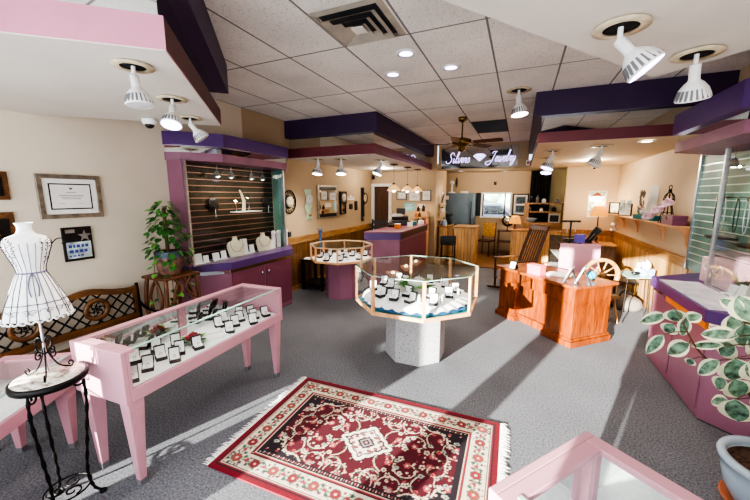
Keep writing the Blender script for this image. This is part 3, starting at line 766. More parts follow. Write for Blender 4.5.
for sg in (-1, 1):
    MB().bb(-.115, -.08, sg*hl-.03*(sg > 0)-.0*(sg < 0), sg*hl+.03*(sg < 0), .5, .87).build('back_stile', M['bench_wood'], bn)
    rgm = MB(); rgm.lathe([(.075, -.016), (.115, -.016), (.115, .016), (.075, .016), (.075, -.016)], (-.09, sg*.27, .715), 36, Q=Matrix.Rotation(pi/2, 3, 'Y'))
    r_ = rgm.build('medallion_ring', M['bench_wood'], bn)
    f = MB()
    for k in range(6):
        a = k*pi/3; f.tube(spiral((-.09, sg*.27+.04*math.cos(a), .715+.04*math.sin(a)), .028, .008, a, a+5.5, 14, 'yz'), .006, 5)
    f.ball((-.09, sg*.27, .715), .016); f.build('rosette', M['iron'], r_)
lt = MB()
for k in range(-9, 17):
    for sg in (-1, 1):
        seg = []
        for i in range(41):
            z = .56+.33*i/40; y = sg*(-hl+.115*k+(z-.56)*.95)
            ok = abs(y) < hl-.02 and z < crest(y)-.05 and all((y-q)**2+(z-.715)**2 > .01 for q in (-.27, .27))
            if ok: seg.append((-.095+.004*sg, y, z))
            if (not ok or i == 40) and seg:
                if len(seg) > 2: lt.tube([seg[0], seg[-1]], .009, 5)
                seg = []
lt.build('lattice', M['iron'], bn)
mb = MB()
for k in range(6): mb.bb(-.06+.075*k, .005+.075*k, -hl, hl, .405, .43)
mb.build('seat', M['bench_wood'], bn)
for sg in (-1, 1):
    y = sg*(hl+.025)
    e = MB(); e.tube([(-.13, y, 0), (-.09, y, .4), (-.12, y, .89)], .017, 8)
    e.tube(spline([(-.1, y, .68), (.0, y, .62), (.15, y, .6), (.3, y, .62), (.37, y, .58), (.36, y, .52), (.32, y, .52)], 6), .014, 8)
    e.tube(spline([(.34, y, .58), (.3, y, .42), (.33, y, .2), (.38, y, 0)], 6), .016, 8); e.tube([(-.09, y, .4), (.32, y, .4)], .014, 8)
    e.tube(spiral((.13, y, .5), .085, .02, 0, 6.5, 24), .009, 6)
    e.build('iron_end', M['iron'], bn)

# ================================================================== IVY ON A TWIG STAND
ts = thing('twig_stand', 'rustic bent twig plant stand between bench and wall cabinet', 'stand', (-3.68, 2.53, 0))
MB().bb(-.2, .2, -.22, .22, .93, .96).build('top', M['twig'], ts, .01)
for a_, c_ in ((-.16, -.18), (.16, -.18), (.16, .18), (-.16, .18)):
    MB().tube(spline([(a_, c_, 0), (a_*.9, c_*.9, .3), (a_*1.12, c_*1.12, .6), (a_, c_, .93)], 6), .022, 8).build('leg', M['twig'], ts)
br = MB()
for sg in (-1, 1):
    br.tube(spline([(.17, sg*.17, .1), (.19, sg*.03, .4), (.19, sg*.12, .7), (.17, sg*.02, .93)], 6), .017, 7)
    br.tube(spline([(sg*.14, -.19, .1), (sg*.02, -.2, .4), (sg*.1, -.2, .7), (0, -.19, .93)], 6), .017, 7)
    br.tube(spline([(.18, sg*.1, .93), (.2, sg*.02, .8), (.19, sg*.16, .66)], 6), .013, 7)
br.build('bent_braces', M['twig'], ts)
iv = thing('potted_ivy', 'leafy green climbing plant in a patterned clay pot on the twig stand', 'plant', (-3.7, 2.53, .961))
MB().lathe([(.1, 0), (.125, .05), (.135, .15), (.128, .22), (.14, .24), (.14, .262), (.12, .262), (.118, .235), (0, .235)], n=28).build('pot', M['pot_clay'], iv)
MB().lathe([(.1365, .195), (.143, .24), (.143, .266), (.119, .268)], n=28).build('pot_rim', pm('blue grey band', (82, 96, 112), .4, var=.2), iv)
mo = MB(); mo.lathe([(.02, .22), (.018, .75)], n=8); mo.build('moss_pole', M['stem'], iv)
fo = MB(); rn = random.Random(11)
for k in range(210):
    t = rn.random()
    if k < 150:
        z = .24+.60*t; rr = (.03+.21*(1-t)**.8)*math.sqrt(rn.random())+.02
    else:
        z = .26-.62*rn.random(); rr = .16+rn.uniform(-.01, .06)
    a = rn.uniform(0, 2*pi)
    if k >= 150:
        a = rn.choice((R(-80), R(-30), R(60), R(95)))+rn.uniform(-.25, .25)
    p = Vector((rr*math.cos(a), rr*math.sin(a), z))
    d_ = Vector((math.cos(a)+rn.uniform(-.4, .4), math.sin(a)+rn.uniform(-.4, .4), rn.uniform(-1.0, .1)))
    u_ = Vector((math.cos(a), math.sin(a), 1.0))
    if p.x > -.27: fo.leaf(p, d_, u_, rn.uniform(.06, .105), rn.uniform(.045, .075), 0 if rn.random() < .75 else 1)
fo.build('foliage', [M['leaf'], M['leaf2']], iv)
vn = MB()
for a in (R(-80), R(-30), R(60), R(95)): vn.tube(spline([(.1*math.cos(a), .1*math.sin(a), .25), (.17*math.cos(a), .17*math.sin(a), .25), (.2*math.cos(a), .2*math.sin(a), .05), (.19*math.cos(a), .19*math.sin(a), -.3)], 6), .004, 5)
vn.build('trailing_stems', M['stem'], iv)

# ================================================================== VARIEGATED RUBBER PLANT
PC = Vector((1.46, 2.47, 0))
rp = thing('rubber_plant', 'variegated rubber plant with cream edged leaves in a pale blue pot', 'plant', tuple(PC))
pt = MB(); pt.M = Matrix.Diagonal((.92, .92, .95, 1)); pt.lathe([(.16, .025), (.19, .05), (.235, .15), (.252, .24), (.25, .285), (.272, .3), (.278, .325), (.268, .342), (.235, .342), (.23, .31), (.228, .29), (0, .295)], n=40).build('pot', M['blue_pot'], rp)
pt = MB(); pt.M = Matrix.Diagonal((.92, .92, .95, 1)); pt.lathe([(.0, .298), (.229, .29)][::-1], n=40).build('soil', M['soil'], rp)
pt = MB(); pt.M = Matrix.Diagonal((.92, .92, .95, 1)); pt.lathe([(0, 0), (.2, 0), (.235, .04), (.225, .045), (.19, .022), (0, .02)], n=36).build('saucer', M['terracotta'], rp)
tips = [  # u, v, depth y, length, width, direction of the tip (image du,dv), facing
    (651.5, 318.6, 2.62, .15, .062, (-1, .1), 'f'), (675, 316, 2.5, .085, .09, (-.1, 1), 'f'), (684, 327.6, 2.45, .115, .05, (-.5, 1.2), 'f'), (694, 317, 2.5, .09, .055, (1, -.5), 'f'),
    (669, 329, 2.5, .085, .07, (-.6, .5), 'f'), (654, 345, 2.5, .155, .055, (-1, .75), 'f'), (677, 349, 2.45, .14, .075, (-1, .25), 'f'), (717, 334, 2.4, .17, .075, (-1, -.2), 'f'),
    (705, 345, 2.4, .155, .045, (-1, -.15), 'f'), (726, 350, 2.45, .12, .085, (-.8, .4), 'f'), (746, 337, 2.35, .15, .125, (-.1, 1), 'f'), (707, 368, 2.4, .15, .06, (-1, .35), 'f'),
    (735, 371, 2.3, .145, .125, (-.3, 1), 'f'), (738, 389.5, 2.35, .125, .11, (.2, 1), 'f'), (720, 384, 2.42, .09, .065, (-.8, .6), 'f'), (718, 401, 2.42, .095, .055, (-1, -.1), 'd'),
    (737, 412, 2.28, .15, .115, (-.15, 1), 'f'), (745, 308, 2.4, .14, .11, (-.6, -1), 'f'), (731, 304, 2.45, .11, .06, (-1, -.5), 'f'), (690, 362, 2.5, .055, .045, (-.6, .4), 'f'),
    (758, 372, 2.3, .15, .12, (.3, 1), 'f'), (760, 345, 2.4, .15, .12, (.6, .6), 'f'), (765, 400, 2.35, .15, .12, (.5, 1), 'f'), (756, 320, 2.45, .14, .11, (.8, -.3), 'f'), (735, 325, 2.55, .13, .09, (-.3, -.9), 'f')]
lf = MB(); stm = MB(); hub = [Vector((-.02, .0, .3)), Vector((-.05, -.02, .55)), Vector((-.1, -.04, .8)), Vector((-.12, -.06, 1.0)), Vector((-.13, -.06, 1.2))]
branch = [Vector((-.06, -.02, .56)), Vector((-.2, -.03, .74)), Vector((-.33, -.03, .84)), Vector((-.45, -.03, .96)), Vector((-.53, -.03, 1.1))]
stm.tube(spline(hub, 6), [.014-.009*i/24 for i in range(25)], 8); stm.tube(spline(branch, 6), [.009-.005*i/24 for i in range(25)], 7)
stm.tube(spline([Vector((.06, .03, .3)), Vector((.08, 0, .6)), Vector((.1, -.02, .9))], 6), .009, 7)
HS, BS = spline(hub, 8), spline(branch, 8)
for u, v, y, L, W, dr, fc in tips:
    c = at(u, v, y=y)-PC
    e = (at(u+dr[0]*4, v+dr[1]*4, y=y+.02)-PC)-c
    e.normalize(); e += Vector((0, -.28, 0)); e.normalize()
    cv = (Vector((0, 0, H))-PC-c).normalized()
    up = cv+Vector((random.uniform(-.35, .35), 0, random.uniform(.0, .5)))
    base = c-e*L*.59
    lf.leaf(base, e, up, L*1.18, W*1.3, 0, .12, 1)
    src = min((BS if u < 700 else HS), key=lambda q: (q-base).length)
    stm.tube(spline([src, (src+base)/2+Vector((0, 0, .01)), base], 4), .0028, 5)
lf.build('foliage', [M['ficus'], M['ficus_rim']], rp)
stm.build('stem', M['stem'], rp)

# ================================================================== WRITING DESK
A_, B_ = Vector((-.26, 5.45)), Vector((.67, 4.47))
ang = math.atan2(B_.y-A_.y, B_.x-A_.x)
dk = thing('writing_desk', 'polished cherry pedestal desk with a kneehole standing in the sunlight', 'desk', (A_.x, A_.y, 0), ang)
DL, DW = 1.35, .7   # local: x along the front, y towards the back
MB().bb(-.02, DL+.02, -.02, DW+.02, .745, .78).build('desk_top', M['cherry_top'], dk, .006)
for x0, x1 in ((.03, .36), (DL-.42, DL-.03)):
    p = MB().bb(x0, x1, .03, DW-.03, .1, .745).build('pedestal', M['cherry'], dk, .004)
    MB().prism([(x0-.035, -.005), (x1+.035, -.005), (x1+.035, DW+.005), (x0-.035, DW+.005)], 0, .075).build('plinth', M['cherry'], p, .006)
    MB().bb(x0-.018, x1+.018, .012, DW-.012, .075, .105).build('plinth_moulding', M['cherry'], p, .006)
    MB().bb(x0+.03, x1-.03, .022, .03, .56, .72).bb(x0+.03, x1-.03, .022, .03, .15, .53).build('front_panel', M['cherry'], p, .003)
    bd = MB(); bd.bb(x0-.008, x1+.008, .02, DW-.02, .535, .55); bd.build('bead', M['cherry'], p)
MB().bb(.36, DL-.42, .14, .16, .1, .745).build('modesty_panel', M['cherry'], dk)
MB().bb(.36, DL-.42, .1, .16, .0, .1).build('kneehole_plinth', M['cherry'], dk, .004)
MB().bb(.36, DL-.42, .05, .13, .56, .745).build('apron', M['cherry'], dk)
dinv = Matrix.Translation((A_.x, A_.y, 0)) @ Matrix.Rotation(ang, 4, 'Z')
def on_desk(u, v, z=.781): return at(u, v, z=z)

# ================================================================== PINK CASE BEHIND THE DESK
pcs = thing('display_pedestal', 'pink fronted pedestal case with glass side behind the cherry desk', 'display case', (.63, 6.04, 0), R(3))
MB().bb(0, .56, 0, .02, .0, 1.1).build('front_panel', M['case_pink'], pcs, .004)
MB().bb(0, .56, .02, 1.25, 0, .56).build('base', M['case_pink'], pcs)
MB().bb(.54, .56, .02, 1.25, .56, 1.1).build('side_panel', M['case_pink'], pcs)
MB().bb(0, .006, .03, 1.25, .56, 1.09).build('side_glass', M['glass'], pcs)
MB().bb(0, .56, .02, 1.25, 1.094, 1.1).build('top_glass', M['glass'], pcs)
mb = MB(); mb.bb(-.004, .02, .02, 1.25, 1.085, 1.102).bb(0, .56, 1.23, 1.25, .56, 1.1); mb.build('metal_edge', M['black'], pcs)
MB().bb(.01, .54, .03, 1.22, .56, .57).bb(.01, .54, .03, 1.22, .82, .826).build('shelf', M['velvet'], pcs)

# ================================================================== ROCKING CHAIR
rk = thing('rocking_chair', 'dark wooden slat back rocking chair in front of the pine counter', 'chair', (-.02, 6.93, 0), R(-50))
for sg in (-1, 1):
    MB().tube(spline([(sg*.25, -.42, .07), (sg*.25, -.15, .025), (sg*.25, .15, .022), (sg*.25, .55, .1)], 6), .02, 8).build('rocker', M['walnut'], rk)
    MB().tube([(sg*.25, -.25, .03), (sg*.26, -.26, .62)], .022, 8).build('leg', M['walnut'], rk)
    MB().tube([(sg*.24, .2, .03), (sg*.23, .22, .42), (sg*.22, .52, 1.28)], .022, 8).build('leg', M['walnut'], rk)
    MB().box((sg*.27, -.02, .64), (.06, .58, .028)).build('arm', M['walnut'], rk, .008)
MB().box((0, -.03, .41), (.5, .48, .04), rx=R(-5)).build('seat', M['walnut'], rk, .01)
MB().box((0, .505, 1.24), (.48, .03, .1), rx=R(-18)).build('crest_rail', M['walnut'], rk, .01)
mb = MB()
for k in range(7): mb.tube([(-.18+.06*k, .22, .44), (-.18+.06*k, .5, 1.22)], .014, 6)
mb.build('back_slats', M['walnut'], rk)
mb = MB(); mb.tube([(-.26, -.26, .25), (.26, -.26, .25)], .014, 8).tube([(-.23, .21, .25), (.23, .21, .25)], .014, 8); mb.build('stretcher', M['walnut'], rk)
# ================================================================== JEWELLERY BOXES AND DISPLAYS
def T(o, loc, rz=0): o.location = loc; o.rotation_euler = (0, 0, rz); return o
def make_ring_box(label, loc, rz, group):
    o = thing('ring_box', label, 'ring box', loc, rz, group)
    w = .072
    MB().bb(-w/2, w/2, -w/2, w/2, 0, .026).build('base', M['darkvelvet'], o, .003)
    MB().bb(-w/2+.006, w/2-.006, -w/2+.006, w/2-.006, .026, .031).bb(-.004, .004, -.02, .02, .031, .034).build('cushion', M['velvet'], o, .002)
    q = MB().box((0, w/2+.012, .058), (w, .022, .068), rx=R(-12)).build('lid', M['darkvelvet'], o, .003)
    MB().box((0, w/2-.0005, .057), (w-.012, .002, .056), rx=R(-12)).build('satin_lining', M['velvet'], q)
    MB().tube([(.009*math.cos(t*pi/6), -.002, .04+.009*math.sin(t*pi/6)) for t in range(12)], .0018, 6, closed=True).build('ring', M['gold'], o)
    return o
C1 = case1.matrix_basis if False else Matrix.Translation((-2.37, 1.835, 0)) @ Matrix.Rotation(R(2.5), 4, 'Z')
ZD = .672
near = [(-2.46, 1.36), (-2.27, 1.33), (-2.34, 1.47), (-2.50, 1.54), (-2.22, 1.49), (-2.29, 1.58), (-2.44, 1.66), (-2.24, 1.7), (-2.22, 1.2)]
far = [(-2.44, 2.08), (-2.26, 2.03), (-2.33, 2.16), (-2.22, 2.27), (-2.5, 2.19), (-2.38, 2.27), (-2.3, 2.37), (-2.48, 2.36), (-2.25, 2.47), (-2.4, 2.44)]
box0 = None
def ring_box(label, loc, rz, group, small=None):
    global box0
    if box0 is None: box0 = make_ring_box(label, loc, rz, group); return box0
    return dup(box0, loc, rz, label, group, small)
desc = ['second from the near end by the pink wall', 'by the glass, third from the near end', 'in the middle of the near cluster', 'at the back of the near cluster', 'at the front glass, fourth along', 'just before the red rose', 'behind the red rose', 'beside the red rose at the front glass', 'closest to the iron stand']
for i, (x, y) in enumerate(near):
    ring_box('ring box in the long pink case, '+desc[i], (x, y, ZD), R(58+random.uniform(-10, 10)), 'black ring boxes in the long pink case')
for i, (x, y) in enumerate(far):
    ring_box('ring box in far cluster of long pink case, %s from the rose' % ORD[i], (x, y, ZD), R(58+random.uniform(-10, 10)), 'black ring boxes in the long pink case')
# rose and leaves, cards on the deck
def rose(name, label, loc, r, pet, lab2):
    o = thing(name, label, 'flower', loc)
    b = MB()
    for ring, (n, rr, zz, tl) in enumerate(((3, .25, .6, .2), (5, .5, .5, .5), (7, .8, .35, .8), (8, 1.0, .15, 1.1))):
        for k in range(n):
            a = 2*pi*k/n+ring; d = Vector((math.cos(a)*tl, math.sin(a)*tl, 1.1-tl*.6))
            b.leaf((math.cos(a)*rr*r*.35, math.sin(a)*rr*r*.35, r*.25+zz*r*.35), d, (-math.cos(a), -math.sin(a), .6), r*.85, r*.8, 0, -.25)
    b.ball((0, 0, r*.55), r*.3)
    b.build('petals', pet, o)
    l = MB()
    for k in range(9):
        a = R(20)+k*.72; l.leaf((math.cos(a)*r*.5, math.sin(a)*r*.5, r*.25), (math.cos(a), math.sin(a), .35+.5*(k % 2)), (0, 0, 1), r*1.3, r*.7, k % 2)
    l.build('leaves', [M['leaf'], M['leaf2']], o)
    return o
rose('silk_rose', 'red silk rose with green leaves on the long pink case deck', (-2.37, 1.76, ZD+.0), .065, M['petal_red'], '')
for i, (x, y, rz) in enumerate(((-2.3, 1.9, 10), (-2.42, 1.95, 0))):
    o = MB().bb(-.1, .1, -.05, .05, 0, .012).build('ring_tray', M['velvet']); T(o, (x, y, ZD), R(62+rz))
    tag(o, 'flat white velvet ring tray between rose and far ring boxes, '+('by the front glass' if i == 0 else 'by the mirror back'), 'tray', 'white trays in the long pink case')
# case at the near corner: white pads and boxes below its glass
C3 = Matrix.Translation((.7225, .742, 0)) @ Matrix.Rotation(R(232.3), 4, 'Z')
def in3(x, y, z=ZD): return tuple(C3 @ Vector((x, y, z)))
o = thing('ring_display', 'white padded jewellery display with black edge in the near corner case', 'jewellery display', in3(.1, -.48), R(75))
MB().box((0, 0, .045), (.14, .016, .13), rx=R(-18)).build('back_board', M['darkvelvet'], o, .004); MB().box((0, -.014, .05), (.128, .014, .118), rx=R(-18)).build('pad', M['velvet'], o, .006)
o = thing('ring_display', 'dark blue jewellery box under the glass of the near corner case', 'jewellery display', in3(-.1, -.38), R(110))
MB().bb(-.06, .06, -.045, .045, 0, .06).build('box', pm('navy leatherette', (56, 66, 92), .5), o, .004); MB().bb(-.05, .05, -.035, .035, .06, .066).build('pad', M['velvet'], o, .003)
o = MB().bb(-.11, .11, -.06, .06, 0, .014).build('ring_tray', M['velvet'], None, .004); T(o, in3(.06, -.2), R(60)); tag(o, 'flat white tray under the glass of the near corner case', 'tray')
# scalloped cloth and boxes in the large octagonal case
sc = MB(); n = 128; rows = [(.08, .118), (.3, .1), (.5, .075), (.585, .055), (.61, .03)]
vs = []
for i, (r, z) in enumerate(rows):
    for j in range(n):
        a = 2*pi*j/n; f = (i/4)**2
        vs.append(((r+.014*f*math.sin(a*30))*math.cos(a), (r+.014*f*math.sin(a*30))*math.sin(a), z+.012*f*math.cos(a*30)+.006*math.sin(a*5+i)))
sc.add(vs, [(i*n+j, i*n+(j+1) % n, (i+1)*n+(j+1) % n, (i+1)*n+j) for i in range(len(rows)-1) for j in range(n)], 0, True)
sc.add(vs[:n], [list(range(n))[::-1]])
o = sc.build('scalloped_cloth', M['velvet']); T(o, (OC[0], OC[1], .678)); tag(o, 'white scalloped cloth spread inside the large octagonal case', 'cloth')
bc_ = MB(); rows2 = [(.2, .04), (.56, .032), (.63, .016)]; vs = []
for i, (r, z) in enumerate(rows2):
    for j in range(n):
        a = 2*pi*j/n; f = (i/2)**2; vs.append(((r+.012*f*math.sin(a*30+.6))*math.cos(a), (r+.012*f*math.sin(a*30+.6))*math.sin(a), z))
bc_.add(vs, [(i*n+j, i*n+(j+1) % n, (i+1)*n+(j+1) % n, (i+1)*n+j) for i in range(2) for j in range(n)], 0, True)
o = bc_.build('under_cloth', M['blue_cloth']); T(o, (OC[0], OC[1], .677)); tag(o, 'blue satin cloth showing under the white scalloped cloth in the octagonal case', 'cloth')
lp = [(-.12, -.42), (.06, -.44), (-.02, -.28), (-.3, -.36), (.22, -.24), (-.48, -.14), (-.3, -.06), (-.46, .12), (.4, -.1), (.44, .12), (-.2, .2), (.28, .28), (-.34, .34), (.06, .4), (.3, -.4)]
for i, (x, y) in enumerate(lp):
    r = math.hypot(x, y); z = .678+.07+max(0, .47-r)*.1
    ring_box('ring box in the large octagonal case, %s counted round from the front' % ORD[i], (OC[0]+x, OC[1]+y, z+.006), R(random.uniform(-30, 30)), 'ring boxes in the large octagonal case', 1.2)
fl = [(-.05, -.1), (.04, -.16), (.0, .02)]
rose('silk_flower', 'white silk flower with pale green leaves in the large octagonal case', (OC[0]+.06, OC[1]-.14, .81), .12, M['petal_white'], '')
tl = thing('flower_spray', 'spray of pale green leaves behind the white flower in octagonal case', 'flower', (OC[0]-.1, OC[1]-.06, .8))
l = MB()
for k in range(26):
    a = random.uniform(0, 6.3); l.leaf((0.02*math.cos(a), .02*math.sin(a), random.uniform(0, .05)), (math.cos(a), math.sin(a)*.6, random.uniform(.2, 1.1)), (0, 0, 1), random.uniform(.08, .16), .035, 1)
l.build('foliage', [M['leaf'], M['leaf2']], tl)
def cone_stand(label, loc, rz, s=1.0, group=None, cat='jewellery display'):
    o = thing('ring_stand', label, cat, loc, rz, group)
    MB().box((0, 0, .01*s), (.06*s, .05*s, .02*s)).build('base', M['velvet'], o, .003); MB().lathe([(.016*s, .02*s), (.014*s, .06*s), (.004*s, .1*s)], n=12).build('ring_cone', M['velvet'], o)
    return o
cs0 = cone_stand('white ring cone in the large octagonal case, first of the outer ring', (OC[0]+.15, OC[1]-.4, .745), 0, 1, 'white ring cones in the large octagonal case')
for i, (x, y) in enumerate(((-.18, -.5), (.36, -.28), (-.44, -.3), (.48, .02), (-.55, 0), (.2, .44), (-.1, .47))):
    dup(cs0, (OC[0]+x, OC[1]+y, .74-.02*(math.hypot(x, y) > .5)), i, 'white ring cone in the large octagonal case, %s of the outer ring' % ORD[i+1])
# smaller octagonal case: crowd of little boxes and stands
k = 0
for i in range(17):
    a = i*2.4; r = .46*math.sqrt((i+.6)/17); x, y = r*math.cos(a), r*math.sin(a)
    if i % 3 == 2: dup(cs0, (OD[0]+x, OD[1]+y, .73), a, 'white ring cone in the smaller octagonal case, %s of its scattered cones' % ORD[i//3], 'white ring cones in the smaller octagonal case')
    else: ring_box('small ring box in the smaller octagonal case, %s outwards from the centre' % ORD[k], (OD[0]+x, OD[1]+y, .731), R(random.uniform(-25, 35)), 'ring boxes in the smaller octagonal case', 1.15); k += 1

# ------------------------------------------------------------------ busts, cuffs and stands in the wall cabinets
def bust(label, loc, rz, s, mat, group):
    o = thing('necklace_bust', label, 'jewellery display', loc, rz, group)
    b = MB(); n = 20
    prof = [(.085, .0, .035), (.09, .03, .036), (.1, .09, .034), (.105, .14, .033), (.075, .175, .03), (.034, .19, .028), (.028, .215, .026), (.03, .232, .026)]
    vs = [Vector((rx*s*math.cos(2*pi*j/n), ry*s*math.sin(2*pi*j/n)-.03*s*(1-z/.232)+.01, z*s)) for rx, z, ry in prof for j in range(n)]
    b.add(vs, [(i*n+j, i*n+(j+1) % n, (i+1)*n+(j+1) % n, (i+1)*n+j) for i in range(len(prof)-1) for j in range(n)], 0, True)
    b.add(vs[-n:], [list(range(n))]); b.build('bust', mat, o)
    MB().tube([(.075*s*math.sin(t*pi/10), -.04*s-.012*s*math.cos(t*pi/10), .155*s-.09*s*math.cos(t*pi/10)) for t in range(-7, 8)], .002*s, 5).build('necklace', M['gold'], o)
    return o
def stand(label, loc, rz, w, h, mat, group, name='jewellery_stand'):
    o = thing(name, label, 'jewellery display', loc, rz, group)
    MB().box((0, 0, .008), (w, w*.8, .016)).build('foot', mat, o, .003); MB().box((0, .01, h/2), (w*.8, .012, h), rx=R(-14)).build('panel', mat, o, .004)
    return o
CX = -3.8
bust('cream necklace bust in the dark slatted wall cabinet, nearer the ivy', (CX, 3.62, .972), R(72), 1.25, M['cream_velvet'], 'necklace busts in the dark wall cabinet')
bust('cream necklace bust in the dark slatted wall cabinet, farther from the ivy', (CX, 4.2, .972), R(72), 1.25, M['cream_velvet'], 'necklace busts in the dark wall cabinet')
for i, (y, w, h) in enumerate(((2.98, .13, .14), (3.1, .09, .1), (3.26, .12, .11), (3.39, .1, .12))):
    stand('low white earring stand in the dark wall cabinet, %s from the ivy end' % ORD[i], (CX+.02, y, .972), R(75), w, h, M['velvet'], 'white stands at the ivy end of the wall cabinet')
for i, (y, w, h) in enumerate(((3.8, .13, .24), (3.95, .1, .13), (4.36, .08, .13), (4.44, .07, .15))):
    stand('white jewellery stand between the busts and tall stands in dark wall cabinet, %s' % ORD[i], (CX+(.0), y, .972), R(70), w, h, M['velvet'], 'white stands in the middle of the wall cabinet')
for i, y in enumerate((4.5, 4.6, 4.7, 4.8)):
    o = thing('bracelet_stand', 'tall white oval topped stand at far end of dark wall cabinet, %s of four' % ORD[i], 'jewellery display', (-3.84+.02*(i % 2), y, .972), R(75), 'tall white stands at the cabinet far end')
    MB().box((0, 0, .12), (.07, .03, .24)).build('column', M['velvet'], o, .006); MB().ball((0, -.005, .26), .05, sc=(1, .35, .75)).build('oval_top', M['velvet'], o)
o = thing('glass_shelf', 'white bracket shelf hung on the slats of the dark wall cabinet', 'shelf', (-3.95, 3.95, 1.62))
MB().bb(0, .18, -.24, .24, -.01, .0).build('shelf_board', M['velvet'], o); MB().tube([(.0, -.12, 0), (.0, -.12, .13), (.0, .14, .13), (.0, .14, 0)], .008, 6).build('bracket', M['chrome'], o)
o = thing('necklace_form', 'curved cream necklace form standing on the small cabinet shelf', 'jewellery display', (-3.87, 3.9, 1.622))
MB().tube(spline([(0, 0, 0), (.0, .01, .14), (.01, -.03, .24), (.03, -.09, .31)], 6), [.03-.001*i for i in range(19)], 8).build('form', M['cream_velvet'], o)
MB().tube(spline([(.02, -.02, .22), (.05, .02, .14), (.04, .0, .05)], 5), .003, 5).build('chain', M['gold'], o)
# fan-shaped dark displays hung on the slats
for i, (y, z) in enumerate(((3.42, 1.73), (4.5, 1.75))):
    o = thing('pendant_display', 'dark oval pendant display hung on the cabinet slats, %s the ivy' % ('nearer' if i == 0 else 'farther from'), 'jewellery display', (-3.945, y, z), 0, 'dark displays hung on the slats')
    MB().ball((0, 0, 0), .1, sc=(.25, 1, 1)).build('pad', M['darkvelvet'], o); MB().tube([(.03, 0, -.06), (.03, 0, -.16)], .006, 5).ball((.03, 0, -.17), .014).build('pendant', M['chrome'], o)

# right-hand teal cabinet
RX = 1.86
def rfloor(y): return (RX, y, .952)
for i in range(7):
    z, y = ((1.58, 4.72), (1.58, 4.6), (1.58, 4.36), (1.58, 4.2), (1.58, 4.05), (1.58, 3.9), (1.58, 3.74))[i]
    o = thing('necklace_rack', 'hanging necklace on a gilt hook of the teal slat wall, %s from the wainscot' % ORD[i], 'necklace', (2.0, y, z+.2), 0, 'necklaces hung on the teal slat wall')
    MB().tube([(.01, 0, .05), (-.07, 0, .06), (-.085, 0, .04), (-.08, 0, .02)], .006, 6).build('hook', M['gold'], o)
    MB().tube([(-.075+.0*t, .035*math.sin(t*2*pi/20), -.12+.16*math.cos(t*2*pi/20)) for t in range(20)], .005, 5, closed=True).build('chain', M['quartz'] if i % 2 else M['darkvelvet'], o)
for i, (y, z) in enumerate(((4.66, 1.42), (4.1, 1.4), (3.6, 1.45))):
    o = thing('cabinet_shelf', 'dark half round shelf on the teal slat wall, %s from the wainscot' % ORD[i], 'shelf', (2.02, y, z), 0, 'dark shelves on the teal slat wall')
    MB().prism([(0, -.19), (0, .19), (-.1, .17), (-.16, .08), (-.17, 0), (-.16, -.08), (-.1, -.17)], -.012, 0.008).build('shelf_board', M['black'], o)
    MB().bb(-.02, -.005, -.16, .16, .008, .035).build('back_strip', M['alu'], o)
o = thing('gift_box', 'long pale pink ribboned box lying in the teal wall cabinet', 'box', (1.92, 4.35, .952), R(-90))
MB().bb(-.3, .3, -.08, .08, 0, .26).build('box', pm('blush card', (226, 190, 196), .5), o, .006)
MB().tube(spline([(-.02, -.09, .13), (-.12, -.1, .22), (-.18, -.1, .15), (-.02, -.09, .13), (.12, -.1, .22), (.16, -.1, .14), (-.02, -.09, .13)], 6), .008, 6).bb(-.03, -.01, -.084, -.08, 0, .26).build('ribbon', M['paper'], o)
for i, (x, y, h) in enumerate(((1.82, 4.0, .1), (1.82, 3.86, .13), (1.84, 3.72, .16), (1.82, 3.58, .2), (1.9, 3.46, .12), (1.82, 3.36, .14), (1.9, 3.62, .22), (1.9, 3.9, .18))):
    stand('white slanted jewellery stand in the teal wall cabinet, %s from the pink box' % ORD[i], (x, y, .952), R(-80), .11, h, M['velvet'], 'white stands in the teal wall cabinet')
o = thing('silk_flower', 'yellow and green silk flower beside pink box in teal cabinet', 'flower', (1.9, 4.0, .952))
l = MB()
for k in range(16):
    a = k*.7; l.leaf((0, 0, .02), (math.cos(a)*.6, math.sin(a)*.6, 1), (math.cos(a), math.sin(a), 0), random.uniform(.12, .24), .05, k % 2)
l.build('petals', [pm('yellow petal', (214, 178, 60), .6, var=.2), M['leaf']], o)
o = thing('crystal_bowl', 'curved glass sculpture arching over the teal cabinet floor', 'ornament', (1.84, 3.3, .952))
MB().tube(spline([(0, .2, .02), (0, .12, .15), (0, 0, .22), (0, -.15, .24)], 6), .02, 8).build('arch', M['quartz'], o); MB().lathe([(0, 0), (.06, 0), (.05, .02), (0, .02)], (0, .2, 0), 20).build('foot', M['quartz'], o)
# ================================================================== PICTURES, CLOCKS, PLAQUES
def framed(label, cat, loc, rz, w, h, fw, fm, inner, mat_w=0, name='framed_picture', extra=None, group=None, d=.025):
    """local x along the wall, z up, faces -y"""
    o = thing(name, label, cat, loc, rz, group)
    mb = MB()
    for x0, x1, z0, z1 in ((-w/2, w/2, h/2-fw, h/2), (-w/2, w/2, -h/2, -h/2+fw), (-w/2, -w/2+fw, -h/2+fw, h/2-fw), (w/2-fw, w/2, -h/2+fw, h/2-fw)): mb.bb(x0, x1, -d, 0, z0, z1)
    mb.build('frame', fm, o, .003)
    if mat_w:
        MB().bb(-w/2+fw, w/2-fw, -.012, -.002, -h/2+fw, h/2-fw).build('mount', M['paper'], o)
        e = mat_w+fw
        MB().bb(-w/2+e-.012, w/2-e+.012, -.0135, -.012, -h/2+e-.012, h/2-e+.012).build('mount_border', M['black'], o)
        MB().bb(-w/2+e, w/2-e, -.015, -.0135, -h/2+e, h/2-e).build('sheet', inner, o)
    else: MB().bb(-w/2+fw, w/2-fw, -.012, -.002, -h/2+fw, h/2-fw).build('sheet', inner, o)
    if extra: extra(o)
    return o
LW, BWL = R(90), 0      # facing +x on the left wall / facing -y on a back wall
XW = XL+.004
